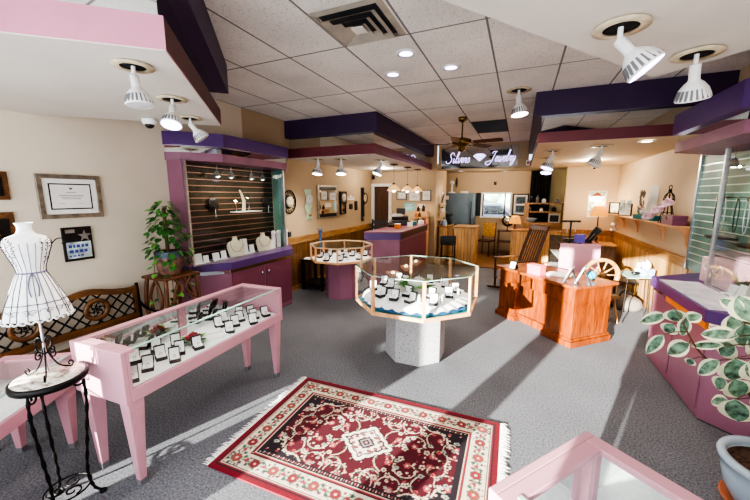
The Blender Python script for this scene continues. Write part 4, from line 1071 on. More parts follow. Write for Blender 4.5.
def cert_lines(w, h, ink, seal=None):
    def f(o):
        mb = MB()
        for k, (q, zz) in enumerate(((.3, .18), (.75, .04), (.65, -.04), (.55, -.12))): mb.bb(-w*q/2, w*q/2, -.0165, -.015, zz*h, zz*h+h*.025)
        mb.bb(-w*.38, -w*.2, -.0165, -.015, -.33*h, -.315*h).bb(w*.2, w*.38, -.0165, -.015, -.33*h, -.315*h)
        mb.build('text_lines', ink, o)
        if seal: MB().add([(-.018, -.016, h*.42), (.018, -.016, h*.42), (0, -.016, h*.3)], [(0, 1, 2)]).build('ribbon_seal', seal, o)
    return f
INK = pm('pale ink', (130, 130, 142), .6)
framed('silver framed certificate with wide white mount on the cream wall', 'certificate', (XW, 1.825, 1.845), LW, .5, .41, .04, M['silver_frame'], M['paper'], .055, extra=cert_lines(.26, .2, INK, M['pot_clay']))
def plaque(label, y, z, w, h, fig):
    o = thing('award_plaque', label, 'plaque', (XW, y, z), LW)
    MB().bb(-w/2, w/2, -.02, 0, -h/2, h/2).build('board', M['bench_wood'], o, .004)
    MB().bb(-w*.36, w*.36, -.023, -.02, -h*.36, h*.3).build('plate', M['black'], o)
    mb = MB()
    if fig:
        mb.tube(spline([(-.03, -.026, -.05), (.0, -.026, -.02), (-.01, -.026, .03), (.02, -.026, .05)], 5), .009, 6).tube([(.0, -.026, .02), (.04, -.026, .0)], .007, 6).tube([(.0, -.026, -.02), (.03, -.026, -.06)], .008, 6).ball((.025, -.026, .062), .012)
    else:
        for k in range(3): mb.bb(-w*.25, w*.25, -.0245, -.023, .03-.03*k, .037-.03*k)
    mb.build('gilt_figure', M['gold'], o)
plaque('upper wooden award plaque cut by the photo edge above the gilt figure plaque', 1.27, 1.935, .26, .235, False)
plaque('wooden award plaque with a gilt figure on its black plate', 1.27, 1.58, .26, .27, True)
o = thing('award_plaque', 'black award plaque with a silver star near the dress form', 'plaque', (XW, 1.825, 1.385), LW)
MB().bb(-.12, .12, -.02, 0, -.165, .165).build('board', M['black'], o, .003)
MB().bb(-.095, -.02, -.023, -.02, .11, .145).build('name_plate', M['alu'], o)
st_ = [(.055+(.06 if k % 2 == 0 else .025)*math.sin(k*pi/5), -.024, .075+(.06 if k % 2 == 0 else .025)*math.cos(k*pi/5)) for k in range(10)]
MB().add(st_, [tuple(range(10))[::-1]]).build('star', M['alu'], o)
MB().bb(-.1, .1, -.024, -.02, -.14, .02).build('photo', M['photo_light'], o)
tx = MB()
for r_, (z, hh, ws) in enumerate(((-.02, .03, (.03, .02, .035, .025, .03)), (-.07, .03, (.04, .03, .035, .03)), (-.115, .014, (.02, .03, .02, .03)))):
    x = -.085
    for w_ in ws: tx.bb(x, x+w_*.85, -.026, -.024, z-hh/2, z+hh/2); x += w_+.006
tx.build('blue_lettering', pm('blue ink', (58, 72, 150), .5), o)
# round clock
def dial(o, r, y, z=0, x=0, face=None):
    Q = Matrix.Rotation(pi/2, 3, 'X')
    f = MB().lathe([(0, 0), (r, 0), (r, .006), (0, .006)], (x, y, z), 28, Q=Q).build('dial', face or M['clock_face'], o)
    tk = MB()
    for k in range(12): tk.box((x+.82*r*math.sin(k*pi/6), y-.008, z+.82*r*math.cos(k*pi/6)), (r*.05, .002, r*.18), ry=k*pi/6)
    tk.build('numerals', M['black'], f)
    MB().box((x-.15*r, y-.011, z+.18*r), (r*.07, .002, r*.5), ry=R(-40)).box((x+.25*r, y-.011, z+.22*r), (r*.05, .002, r*.7), ry=R(48)).build('hands', M['black'], o)
o = thing('wall_clock', 'round black scrollwork wall clock with an ivory crescent dial', 'clock', (XW, 5.16, 1.74), LW)
mb = MB(); mb.tube([(.19*math.cos(t*pi/18), -.012, .21*math.sin(t*pi/18)) for t in range(36)], .012, 6, closed=True)
for k in range(14):
    a = k*2*pi/14; mb.tube(spiral((.155*math.cos(a), -.012, .17*math.sin(a)), .03, .008, a, a+6, 12), .006, 5)
mb.build('scrollwork_rim', M['iron'], o); MB().lathe([(0, 0), (.13, 0), (.13, .004), (0, .004)], (-.02, -.004, 0), 28, Q=Matrix.Rotation(pi/2, 3, 'X')).build('back_disc', M['black'], o); dial(o, .1, -.01, 0, .02)
o = thing('wall_clock', 'frosted green wavy glass wall clock with a white dial', 'clock', (XW, 5.75, 1.68), LW)
L1 = spline([(-.12, 0, .3), (-.05, 0, .15), (-.1, 0, -.05), (-.04, 0, -.18), (-.08, 0, -.3)], 6); R1 = spline([(.14, 0, .3), (.1, 0, .18), (.15, 0, .0), (.08, 0, -.15), (.12, 0, -.3)], 6)
mb = MB()
for i in range(len(L1)-1):
    a, b_, c, d_ = L1[i], R1[i], R1[i+1], L1[i+1]; f = lambda p, y: (p.x, y, p.z)
    mb.add([f(d_, -.02), f(c, -.02), f(b_, -.02), f(a, -.02), f(d_, -.006), f(c, -.006), f(b_, -.006), f(a, -.006)], [(0, 1, 2, 3), (7, 6, 5, 4), (0, 3, 7, 4), (1, 5, 6, 2)])
mb.build('glass_body', M['clear_green'], o); dial(o, .11, -.022, .1, .05, M['paper']); MB().ball((.05, -.03, -.22), .03).build('pendulum_bob', M['gold'], o)
# mirror
framed('tall silver framed wall mirror between the glass clock and pendulum clock', 'mirror', (XW, 6.53, 1.72), LW, .84, .73, .07, M['silver_frame'], M['mirror'], name='wall_mirror', extra=lambda o: [MB().bb(-.35, .35, -.028, -.024, q, q+.07).build('dark_band', M['black'], o) for q in (.26, -.33)])
o = thing('pendulum_clock', 'black pendulum wall clock with open lower case', 'clock', (XW, 7.22, 1.69), LW)
MB().bb(-.15, .15, -.05, 0, -.04, .27).bb(-.14, -.11, -.04, 0, -.27, -.04).bb(.11, .14, -.04, 0, -.27, -.04).bb(-.14, .14, -.04, 0, -.28, -.25).build('case', M['black'], o, .004)
dial(o, .1, -.052, .12); MB().tube([(0, -.03, -.04), (0, -.03, -.16)], .008, 6).ball((0, -.03, -.18), .045, sc=(1, .4, 1)).build('pendulum', M['gold'], o)
o = MB().bb(-.18, .18, -.008, 0, -.04, .04).build('wall_notice', M['paper']); T(o, (XW, 7.67, 1.79), LW); tag(o, 'small white notice with red line above the two dark switch plates', 'notice')
MB().bb(-.14, .14, -.01, -.008, .005, .02).build('red_line', M['petal_red'], o)
MB().add([(-.05, -.004, .04), (.05, -.004, .04), (0, -.004, .1)], [(0, 1, 2)]).build('hanger', M['paper'], o)
for i, (y, z, w, h) in enumerate(((7.66, 1.585, .16, .13), (7.95, 1.6, .15, .24))):
    o = thing('switch_plate', ('small' if i == 0 else 'tall')+' black plate on the wall below the white notice', 'wall plate', (XW, y, z), LW)
    MB().bb(-w/2, w/2, -.02, 0, -h/2, h/2).build('plate', M['black'], o, .004); MB().bb(-w*.2, w*.2, -.026, -.02, -h*.2, h*.2).build('toggle', M['darkgrey'], o)
o = thing('wall_clock', 'long narrow dark blue wall clock nearest the brown doorway', 'clock', (XW, 8.38, 1.62), LW)
mb = MB(); mb.prism([(-.13, -.03), (.06, -.03), (.06, 0), (-.13, 0)], -.45, .46); mb.build('backboard', pm('midnight lacquer', (26, 34, 52), .35), o, .02)
MB().lathe([(.11, 0), (.15, 0), (.15, .03), (.11, .03)], (.06, -.03, .17), 28, Q=Matrix.Rotation(pi/2, 3, 'X')).build('bezel', M['walnut'], o); dial(o, .115, -.04, .17, .06); MB().ball((-.03, -.04, -.36), .04, sc=(1, .5, 1)).build('pendulum_bob', M['alu'], o)
o = thing('wall_sensor', 'small dark sensor on the wall above the oak wainscot corner', 'sensor', (XW, 5.12, 1.13), LW)
MB().bb(-.04, .04, -.03, 0, -.05, .05).build('housing', M['darkgrey'], o, .006); MB().ball((0, -.03, .01), .02).build('lens', M['black'], o)
# back wall over the reception counter
YB = 8.996
framed('black framed certificate nearest the brown doorway', 'certificate', (-3.07, YB, 1.865), 0, .3, .25, .022, M['black'], M['paper'], .03, extra=cert_lines(.18, .15, INK))
framed('thin framed landscape certificate, middle of three over the register', 'certificate', (-2.7, YB, 1.835), 0, .32, .25, .012, M['silver_frame'], M['paper'], extra=cert_lines(.26, .2, INK))
framed('black framed portrait certificate beside the corner shelves', 'certificate', (-2.365, YB, 1.865), 0, .25, .29, .016, M['black'], M['paper'], extra=cert_lines(.18, .22, INK))
o = MB().bb(-.16, .16, -.006, 0, -.11, .11).build('wall_poster', M['cert_blue']); T(o, (-2.85, YB, 1.55)); tag(o, 'aqua blue poster pinned below the certificates', 'poster')
mb = MB()
for k in range(4): mb.bb(-.11, .11-.03*(k % 2), -.008, -.006, .05-.035*k, .062-.035*k)
mb.build('print_lines', M['paper'], o)
o = MB().bb(-.1, .1, -.006, 0, -.055, .055).build('wall_card', M['paper']); T(o, (-2.5, YB, 1.575)); tag(o, 'small cream card pinned right of the aqua poster', 'card')
MB().bb(-.06, .06, -.008, -.006, .0, .012).build('print_line', M['grey'], o)
o = thing('security_camera', 'small black camera above the brown doorway', 'camera', (-3.93, 8.99, 2.38))
MB().bb(-.04, .04, -.06, 0, -.06, .06).build('housing', M['black'], o, .01); MB().lathe([(.02, 0), (.025, .02), (0, .02)], (0, -.06, 0), 14, Q=Matrix.Rotation(pi/2, 3, 'X')).build('lens', M['darkgrey'], o)
o = thing('dining_chair', 'dark slatted chair standing in front of the brown door', 'chair', (-3.62, 8.55, 0), R(10))
for x in (-.2, .2):
    for y in (-.2, .2): MB().bb(x-.018, x+.018, y-.018, y+.018, 0, .45 if y < 0 else 1.2).build('leg', M['black'], o)
MB().bb(-.22, .22, -.22, .22, .43, .47).build('seat', M['black'], o, .01)
mb = MB()
for k in range(4): mb.bb(-.18, .18, .19, .21, .62+.15*k, .72+.15*k)
mb.build('back_slats', M['darkgrey'], o)

# ================================================================== RECEPTION COUNTER
rc = thing('reception_counter', 'purple and mauve reception counter under the pendant lamps', 'counter', (0, 0, 0))
P_ = [(-2.84, 6.02), (-2.17, 6.3), (-2.17, 8.45), (-2.84, 8.45)]
MB().prism([(-2.81, 6.06), (-2.2, 6.32), (-2.2, 8.43), (-2.81, 8.43)], 0, .98).build('front', [M['mauve']], rc)
MB().bb(-2.2, -2.192, 6.36, 8.4, .05, .93).build('side_panel', M['plum'], rc)
MB().prism(P_, .98, 1.115).build('purple_band', M['purple'], rc)
MB().prism([(-2.85, 6.0), (-2.15, 6.29), (-2.15, 8.47), (-2.85, 8.47)], 1.115, 1.14).build('counter_top', M['plum'], rc, .004)
MB().bb(-2.172, -2.166, 6.36, 8.4, .99, 1.1).build('wood_inset', M['walnut'], rc)
o = thing('cash_register', 'black cash register heaped with papers on the reception counter', 'register', (-2.72, 7.85, 1.141), R(20))
MB().bb(-.22, .22, -.2, .2, 0, .12).build('drawer', M['black'], o, .008); MB().prism([(-.2, -.14), (.2, -.14), (.2, .16), (-.2, .16)], .12, .22).build('body', M['blackmatte'], o, .02)
MB().box((.02, .1, .33), (.22, .03, .16), rx=R(15)).build('display', M['darkgrey'], o, .005); MB().box((-.1, -.08, .24), (.3, .16, .02), rx=R(20), rz=R(10)).build('keypad', M['grey'], o, .004)
o = thing('telephone', 'dark telephone lying in front of the cash register', 'telephone', (-2.7, 7.3, 1.141), R(-15))
MB().box((0, 0, .03), (.2, .2, .06), rx=R(8)).build('body', M['black'], o, .01); MB().tube(spline([(-.08, -.09, .07), (-.1, 0, .1), (-.08, .09, .07)], 6), .024, 8).build('handset', M['black'], o)
for i, (x, y, m_, lab) in enumerate(((-2.48, 7.0, M['orange_strip'], 'small orange box'), (-2.35, 7.5, M['paper'], 'small white box'), (-2.38, 7.9, M['teal'], 'small blue tin'), (-2.28, 8.2, M['paper'], 'white card box farther back'))):
    o = thing('counter_box', lab+' on the reception counter beside the register', 'box', (x, y, 1.141), R(15*i), 'boxes on the reception counter')
    MB().bb(-.06, .06, -.05, .05, 0, .09).build('carton', m_, o, .004); MB().bb(-.062, .062, -.052, .052, .09, .102).build('lid', M['paper'], o, .002)
o = thing('counter_shelf', 'small pine shelf rack with bottles behind the register', 'shelf', (-2.42, 8.75, 0))
for z in (1.1, 1.27, 1.42): MB().bb(-.17, .17, -.12, .12, z, z+.02).build('shelf_board', M['pale_wood'], o)
for x in (-.17, .15): MB().bb(x, x+.02, -.12, .12, 0, 1.44).build('side_board', M['pale_wood'], o)
for i, (x, z, m_) in enumerate(((-.08, 1.44, M['black']), (.06, 1.44, M['black']), (-.05, 1.29, M['gold']), (.07, 1.12, M['petal_red']), (-.07, 1.12, M['teal']))):
    o = thing('bottle', '%s bottle on the %s of the small pine rack behind the register' % (('black squat', 'black tall', 'brass capped', 'red', 'blue')[i], ('top', 'top', 'middle shelf', 'lower shelf', 'lower shelf')[i]), 'bottle', (-2.42+x, 8.7, z+.001), 0, 'bottles on the pine rack')
    MB().lathe([(.0, 0), (.04, 0), (.04, .09+.04*(i == 1)), (.015, .12+.04*(i == 1)), (.015, .13+.04*(i == 1))], n=14).build('bottle_body', m_, o); MB().lathe([(0, .13+.04*(i == 1)), (.018, .13+.04*(i == 1)), (.018, .15+.04*(i == 1)), (0, .15+.04*(i == 1))], n=12).build('cap', M['grey'], o)
# pendant lamps
PLX = [(-2.56, 6.95), (-2.5, 7.72), (-2.46, 8.42)]
pl0 = None
for i, (x, y) in enumerate(PLX):
    lab = 'peach glass pendant lamp over the reception counter, %s the brown doorway' % ('nearest us and farthest from', 'middle one before', 'farthest back beyond')[i]
    if pl0 is None:
        pl0 = o = thing('pendant_lamp', lab, 'lamp', (x, y, 2.525), 0, 'pendant lamps over the reception counter')
        MB().lathe([(0, 0), (.085, 0), (.085, -.02), (.0, -.03)][::-1], n=24).build('canopy', M['walnut'], o); MB().tube([(0, 0, -.02), (0, 0, -.42)], .006, 6).build('cord', M['grey'], o)
        MB().lathe([(.15, -.56), (.13, -.53), (.07, -.47), (.03, -.44), (.025, -.41)], n=28).build('glass_shade', M['peach_glass'], o); MB().lathe([(.03, -.445), (.026, -.4), (.0, -.39)], n=16).build('cap', M['black'], o)
        MB().ball((0, 0, -.55), .045).build('bulb', M['bulb'], o)
    else: dup(pl0, (x, y, 2.525), 0, lab)

# ================================================================== KITCHEN END
def pine_counter(label, x0, x1, y0, y1, h):
    o = thing('pine_counter', label, 'counter', ((x0+x1)/2, (y0+y1)/2, 0)); w, d = (x1-x0)/2, (y1-y0)/2
    MB().bb(-w, w, -d, d, 0, h-.04).build('panelled_front', M['pine_v'], o); MB().bb(-w-.03, w+.03, -d-.03, d+.03, h-.04, h).build('counter_top', M['oak'], o, .004)
pine_counter('short pine panelled counter against the pier below corner shelves', -2.07, -1.84, 9.35, 10.2, 1.02)
pine_counter('pine panelled counter in front of the grey refrigerator', -1.62, -1.06, 9.2, 9.9, 1.03)
pine_counter('pine panelled counter behind the dark rocking chair', -.18, .98, 9.5, 10.0, .97)
o = thing('refrigerator', 'grey blue refrigerator standing behind the pine counter', 'refrigerator', (-1.8, 11.0, 0))
MB().bb(-.48, .48, -.3, .3, .03, 1.94).build('cabinet', M['steel'], o, .01); MB().bb(-.47, .47, -.36, -.305, .06, 1.92).build('door', M['steel'], o, .012)
MB().bb(.4, .43, -.4, -.36, .9, 1.7).build('handle', M['black'], o, .006); MB().bb(-.4, -.28, -.363, -.36, 1.74, 1.86).build('sticker', M['paper'], o)
o = thing('desk_fan', 'white pedestal fan with black grille on top of the refrigerator', 'fan', (-2.05, 10.95, 1.941))
MB().lathe([(0, 0), (.12, 0), (.11, .03), (.03, .05), (.03, .3), (0, .3)], n=20).build('base', M['white'], o); MB().ball((0, .0, .33), .07).build('motor', M['white'], o)
mb = MB(); Q = Matrix.Rotation(pi/2, 3, 'Y')
for r in (.06, .11, .16): mb.tube([(.14, .0+r*math.cos(t*pi/12), .33+r*math.sin(t*pi/12)) for t in range(24)], .008, 5, closed=True)
for k in range(8): mb.tube([(.14, 0, .33), (.14, .16*math.cos(k*pi/4), .33+.16*math.sin(k*pi/4))], .005, 4)
mb.build('grille', M['black'], o)
o = thing('storage_box', 'flat white box lying on the refrigerator beside the fan', 'box', (-1.65, 10.95, 1.941)); MB().bb(-.1, .1, -.1, .1, 0, .05).build('carton', M['paper'], o, .004); MB().bb(-.104, .104, -.104, .104, .05, .06).build('lid', M['paper'], o, .002)
# corner shelves on the pier
for i, z in enumerate((1.62, 1.4, 1.16)):
    o = thing('wall_shelf', 'small tan corner shelf beside the refrigerator, %s from the top' % ORD[i], 'shelf', (-2.115, 9.5, z), 0, 'small corner shelves beside the refrigerator')
    MB().bb(0, .16, -.2, .2, 0, .018).build('shelf_board', M['tan'], o); MB().bb(0, .012, -.02, .02, -.12, 0).build('bracket', M['grey'], o)
o = thing('magazine_rack', 'white and black magazines standing on the upper corner shelf', 'magazine', (-2.04, 9.45, 1.64)); MB().box((0, 0, .16), (.02, .14, .3), ry=R(10)).build('cover', M['paper'], o); MB().box((.03, .02, .14), (.015, .12, .26), ry=R(14)).build('spine', M['black'], o)
o = thing('potted_herb', 'small green plant in white pot on the middle corner shelf', 'plant', (-2.03, 9.5, 1.42)); MB().lathe([(0, 0), (.05, 0), (.06, .08), (0, .08)], n=16).build('pot', M['white'], o)
l = MB()
for k in range(14): l.leaf((0, 0, .08), (math.cos(k), math.sin(k), .9), (0, 0, 1), .09, .035, 0)
l.build('foliage', M['leaf'], o)
o = thing('kettle', 'blue and white kettle on the lowest corner shelf', 'kettle', (-1.98, 9.55, 1.021)); MB().lathe([(0, 0), (.085, 0), (.09, .06), (.06, .15), (0, .17)], n=20).build('body', pm('blue white enamel', (150, 170, 210), .3, var=.3, scale=20), o); MB().tube(spline([(.0, -.07, .14), (0, 0, .24), (0, .07, .14)], 6), .01, 6).build('handle', M['black'], o)
o = thing('coffee_maker', 'black coffee maker beside the blue kettle', 'coffee maker', (-1.93, 9.95, 1.021)); MB().bb(-.07, .09, -.1, .1, 0, .03).bb(-.07, .0, -.1, .1, .03, .3).bb(-.07, .1, -.1, .1, .24, .32).build('body', M['black'], o, .01); MB().lathe([(0, .03), (.06, .03), (.065, .12), (.045, .17)], (.04, 0, 0), 16).build('jug', M['darkgrey'], o)
o = thing('bar_stool', 'black low backed bar stool between the two pine counters', 'stool', (-1.7, 8.85, 0), R(8))
for x in (-.17, .17):
    for y in (-.16, .16): MB().tube([(x*1.05, y*1.05, 0), (x, y, .6)], .017, 6).build('leg', M['black'], o)
MB().bb(-.2, .2, -.19, .19, .58, .63).build('seat', M['black'], o, .015); MB().box((0, -.19, .73), (.4, .03, .2)).build('backrest', M['black'], o, .01)
MB().tube([(-.18, -.17, .22), (.18, -.17, .22)], .012, 6).tube([(-.18, .17, .22), (.18, .17, .22)], .012, 6).build('foot_rail', M['black'], o)
o = thing('dining_chair', 'chair with a yellow patchwork back below the rear window', 'chair', (-.93, 10.9, 0), R(-20))
for x in (-.2, .2):
    MB().tube([(x, -.2, 0), (x, -.2, .46)], .016, 6).build('leg', M['walnut'], o); MB().tube([(x, .2, 0), (x, .2, .45), (x, .25, 1.03)], .016, 6).build('leg', M['walnut'], o)
MB().bb(-.22, .22, -.23, .22, .45, .49).build('seat', M['walnut'], o, .01); MB().box((0, .215, .8), (.4, .03, .44), rx=R(-5)).build('backrest', M['yellow_fabric'], o, .01)
o = thing('side_table', 'small dark three tier table holding the round mirror', 'table', (-.36, 10.95, 0))
for x in (-.2, .2):
    for y in (-.15, .15): MB().bb(x-.02, x+.02, y-.02, y+.02, 0, .78).build('leg', M['walnut'], o)
for z, nm in ((.78, 'table_top'), (.45, 'shelf'), (.12, 'shelf')): MB().bb(-.24, .24, -.19, .19, z, z+.025).build(nm, M['walnut'], o, .004)
o = thing('vanity_mirror', 'round swivel mirror on the small dark table', 'mirror', (-.32, 10.9, .806)); MB().lathe([(0, 0), (.07, 0), (.06, .015), (.012, .03), (.012, .14), (0, .14)], n=18).build('stand', M['walnut'], o)
MB().lathe([(.15, -.015), (.17, -.012), (.17, .012), (.15, .015)], (0, 0, .3), 28, Q=Matrix.Rotation(pi/2, 3, 'X')).build('frame', M['walnut'], o); MB().lathe([(0, 0), (.155, 0), (.155, .01), (0, .01)], (0, 0, .3), 28, Q=Matrix.Rotation(pi/2, 3, 'X')).build('mirror_glass', M['mirror'], o)
def table_lamp(label, loc, s, h):
    o = thing('table_lamp', label, 'lamp', loc); MB().lathe([(0, 0), (.06*s, 0), (.055*s, .015*s), (.02*s, .04*s), (.035*s, .1*s), (.014*s, .16*s), (.012*s, h)], n=18).build('base', M['walnut'], o)
    mb = MB(); n = 24; prof = [(.16*s, h-.02), (.145*s, h+.05*s), (.11*s, h+.14*s), (.085*s, h+.19*s)]
    vs = [(r*(1+.03*math.cos(j*8*2*pi/n))*math.cos(2*pi*j/n), r*(1+.03*math.cos(j*8*2*pi/n))*math.sin(2*pi*j/n), z) for r, z in prof for j in range(n)]
    mb.add(vs, [(i*n+j, i*n+(j+1) % n, (i+1)*n+(j+1) % n, (i+1)*n+j) for i in range(3) for j in range(n)], 0, True); mb.build('lamp_shade', M['shade'], o); MB().ball((0, 0, h+.05*s), .03*s).build('bulb', M['bulb'], o)
table_lamp('small glowing lamp between round mirror and wooden hutch', (-.1, 9.75, .971), .95, .17)
framed('black framed double picture on the kitchen wall beside the rear window', 'picture', (.0, 11.49, 1.58), 0, .46, .68, .04, M['black'], M['paper'], .05, extra=lambda o: MB().bb(-.13, .13, -.018, -.016, .03, .24).bb(-.13, .13, -.018, -.016, -.24, -.02).build('photo_prints', M['photo_dark'], o))
o = thing('black_curtain', 'tall black curtain hanging behind the wooden hutch', 'curtain', (.52, 11.3, 0))
mb = MB(); K = 28
for i in range(K):
    x0, x1 = -.27+.54*i/K, -.27+.54*(i+1)/K; y0, y1 = .025*math.sin(i*1.3), .025*math.sin((i+1)*1.3); mb.quad((x0, y0, 0), (x1, y1, 0), (x1, y1, 2.6), (x0, y0, 2.6), 0, True)
mb.build('fabric', M['blackmatte'], o); MB().tube([(-.29, 0, 2.59), (.29, 0, 2.59)], .012, 6).build('rod', M['black'], o)
o = thing('hutch', 'oak hutch with open shelves standing before the black curtain', 'hutch', (.66, 10.75, 0))
MB().bb(-.56, .56, -.2, .2, 0, 1.0).build('cabinet', M['oak'], o, .004); MB().bb(-.6, .6, -.23, .22, 1.0, 1.1).build('ledge', M['oak'], o, .004)
for x in (-.55, .43): MB().bb(x, x+.12, -.12, .15, 1.1, 1.62).build('side_post', M['oak'], o)
for z in (1.38, 1.62): MB().bb(-.57, .57, -.14, .16, z, z+.035).build('shelf_board', M['oak'], o)
hs = [(-.38, 1.656, .05, .16, 'white', 'tall dark bottle', 'black'), (-.22, 1.656, .04, .2, 'white', 'slim glass bottle', 'grey'), (-.05, 1.656, .06, .12, 'white', 'white jar', 'white'), (.28, 1.656, .07, .08, 'white', 'silver tin', 'alu'), (-.4, 1.416, .04, .1, '', 'small grey cup', 'grey'), (-.1, 1.416, .045, .09, '', 'small white cup', 'white'), (.22, 1.416, .06, .12, '', 'dark jar', 'black')]
for i, (x, z, r, h, _, lb, mk) in enumerate(hs):
    o = thing('jar', '%s on the %s shelf of the oak hutch' % (lb, 'top' if z > 1.5 else 'middle'), 'jar', (.66+x, 10.75, z), 0, 'jars on the oak hutch'); MB().lathe([(0, 0), (r, 0), (r, h*.7), (r*.5, h), (0, h)], n=16).build('body', M[mk], o); MB().lathe([(r*.45, h), (r*.5, h+.02), (0, h+.02)], n=12).build('lid', M['grey'], o)
o = thing('display_screen', 'small black framed screen on the oak hutch ledge', 'screen', (.9, 10.75, 1.101)); MB().bb(-.14, .14, -.06, .06, 0, .24).build('housing', M['paper'], o, .006); MB().bb(-.11, .11, -.064, -.06, .03, .21).build('screen_glass', M['black'], o)
o = thing('serving_bowl', 'pale blue bowl at the window end of the oak hutch ledge', 'bowl', (.3, 10.7, 1.101)); MB().lathe([(0, 0), (.08, 0), (.17, .1), (.175, .12), (.16, .115), (.08, .015)], n=24).build('bowl', M['blue_pot'], o)

# ================================================================== REAR CORNER AND RIGHT WALL
framed('pale frameless picture under the wall lamp in the rear corner', 'picture', (1.66, 9.446, 1.66), 0, .36, .62, .012, M['paper'], M['photo_light'])
o = thing('wall_lamp', 'copper cone wall lamp on the rear corner wall', 'lamp', (1.66, 9.42, 1.84)); MB().lathe([(.11, 0), (.06, .05), (.03, .08), (.0, .1)], n=20).build('lamp_shade', pm('copper', (190, 120, 84), .4, .5), o); MB().tube([(0, 0, .09), (0, .02, .11)], .008, 6).build('arm', M['gold'], o)
o = thing('corner_cabinet', 'small oak cabinet in the rear corner beneath the orange lamp', 'cabinet', (1.62, 8.75, 0)); MB().bb(-.3, .3, -.3, .3, 0, .78).build('carcass', M['oak_v'], o, .004); MB().bb(-.34, .34, -.34, .34, .78, .81).build('cabinet_top', M['oak'], o, .004)
MB().bb(-.27, .27, -.31, -.3, .06, .74).build('door', M['oak_v'], o)
table_lamp('orange shaded table lamp glowing in the rear corner', (1.6, 8.75, .811), 1.05, .62)
# things on the pink pedestal case
pm_ = Matrix.Translation((.63, 6.04, 0)) @ Matrix.Rotation(R(3), 4, 'Z')
def onp(x, y, z=1.103): return tuple(pm_ @ Vector((x, y, z)))
o = thing('earring_stand', 'black tee shaped earring stand on the pink pedestal case', 'jewellery display', onp(.22, .55), R(14)); MB().bb(-.09, .09, -.05, .05, 0, .02).build('base', M['black'], o, .003); MB().bb(-.012, .012, -.008, .008, .02, .32).build('post', M['black'], o)
MB().bb(-.15, .15, -.012, .012, .3, .335).build('bar', M['black'], o); MB().tube([(-.06, -.02, .31), (-.06, -.02, .12)], .008, 5).tube([(.07, -.02, .31), (.07, -.02, .14)], .008, 5).build('hanging_earrings', M['quartz'], o)
o = thing('gift_box', 'small violet box on the pink pedestal case', 'box', onp(.3, .2), R(20)); MB().bb(-.06, .06, -.05, .05, 0, .1).build('carton', M['violet_box'], o, .003); MB().bb(-.063, .063, -.053, .053, .1, .13).build('lid', M['violet_box'], o, .002)
o = thing('necklace_form', 'black curved necklace form on the pink pedestal case', 'jewellery display', onp(.46, .18), R(-20))
MB().tube(spline([(-.07, 0, .015), (-.02, 0, .06), (.03, 0, .15), (.1, 0, .24)], 6), [.035+.0016*i for i in range(19)], 10).lathe([(0, 0), (.06, 0), (.055, .02), (0, .02)], (-.04, 0, 0), 16).build('form', M['black'], o); MB().tube([(-.02, -.045, .06), (.05, -.06, .16)], .006, 5).build('necklace', M['chrome'], o)
# desk things
def easel(label, p, rz, h, w, front, grp=None):
    o = thing('easel_display', label, 'display card', p, rz, grp); MB().box((0, 0, h/2), (w, .012, h), rx=R(-22)).build('panel', front, o, .003); MB().box((0, .07, h*.42), (w*.5, .008, h*.9), rx=R(24)).build('back_strut', M['black'], o)
    MB().box((0, -.012, h/2-.002), (w-.02, .004, h-.02), rx=R(-22)).build('picture_face', M['photo_light'], o)
e1 = at(513, 269, z=.781); easel('small black triangular easel card at the far end of the cherry desk', tuple(e1), R(-35), .12, .1, M['black'])
e2 = at(568, 283, z=.781); easel('silver and black easel frame on the desk beside the papers', tuple(e2), R(-110), .21, .14, M['alu'])
e3 = at(580, 284, z=.781); easel('black easel frame nearest the sunlit desk corner', tuple(e3), R(-105), .24, .16, M['alu'])
p = at(536, 274, z=.781); o = thing('gift_box', 'bright pink box on the cherry desk', 'box', tuple(p), R(-40)); MB().bb(-.1, .1, -.06, .06, 0, .1).build('carton', M['pink_plastic'], o, .004); MB().bb(-.103, .103, -.063, .063, .1, .13).build('lid', M['pink_plastic'], o, .003)
p = at(558, 275, z=.781); o = MB().box((0, 0, .006), (.3, .22, .012)).box((.03, .02, .015), (.28, .2, .006), rz=R(14)).build('paper_stack', M['paper']); T(o, tuple(p), R(-30)); tag(o, 'loose white papers between the pink box and easel frames', 'papers')
p = at(585, 280, z=.781); o = thing('glass_ornament', 'turquoise glass ball behind the easel frames on the desk', 'ornament', tuple(p+Vector((.08, .06, 0)))); MB().ball((0, 0, .06), .055).build('ball', pm('turquoise glass', (40, 150, 186), .1), o); MB().lathe([(0, 0), (.04, 0), (.03, .015), (0, .015)], n=16).build('foot', M['black'], o)
# spinning wheel
p = (1.16, 5.74)
o = thing('spinning_wheel', 'wooden spoked wheel standing on legs behind the cherry desk', 'wheel', (p[0], p[1], 0), R(12))
mb = MB(); mb.lathe([(.2, -.03), (.245, -.03), (.25, 0), (.245, .03), (.2, .03), (.2, -.03)], (0, 0, .7), 40, Q=Matrix.Rotation(pi/2, 3, 'X')); mb.build('rim', M['oak'], o)
for k in range(10):
    a = k*pi/5; sp_ = MB(); sp_.tube([(.04*math.cos(a), 0, .7+.04*math.sin(a)), (.08*math.cos(a), 0, .7+.08*math.sin(a)), (.14*math.cos(a), 0, .7+.14*math.sin(a)), (.205*math.cos(a), 0, .7+.205*math.sin(a))], [.008, .014, .009, .008], 7); sp_.build('spoke', M['oak'], o)
MB().lathe([(0, -.05), (.045, -.05), (.045, .05), (0, .05)], (0, 0, .7), 18, Q=Matrix.Rotation(pi/2, 3, 'X')).build('hub', M['oak'], o)
MB().bb(-.25, .25, -.06, .06, .36, .4).build('bench', M['oak'], o, .004)
for x in (-.2, .2): MB().tube([(x*1.2, -.1, 0), (x, 0, .37)], .016, 6).build('leg', M['oak'], o)
MB().tube([(0, .2, 0), (0, .03, .37)], .016, 6).build('leg', M['oak'], o)
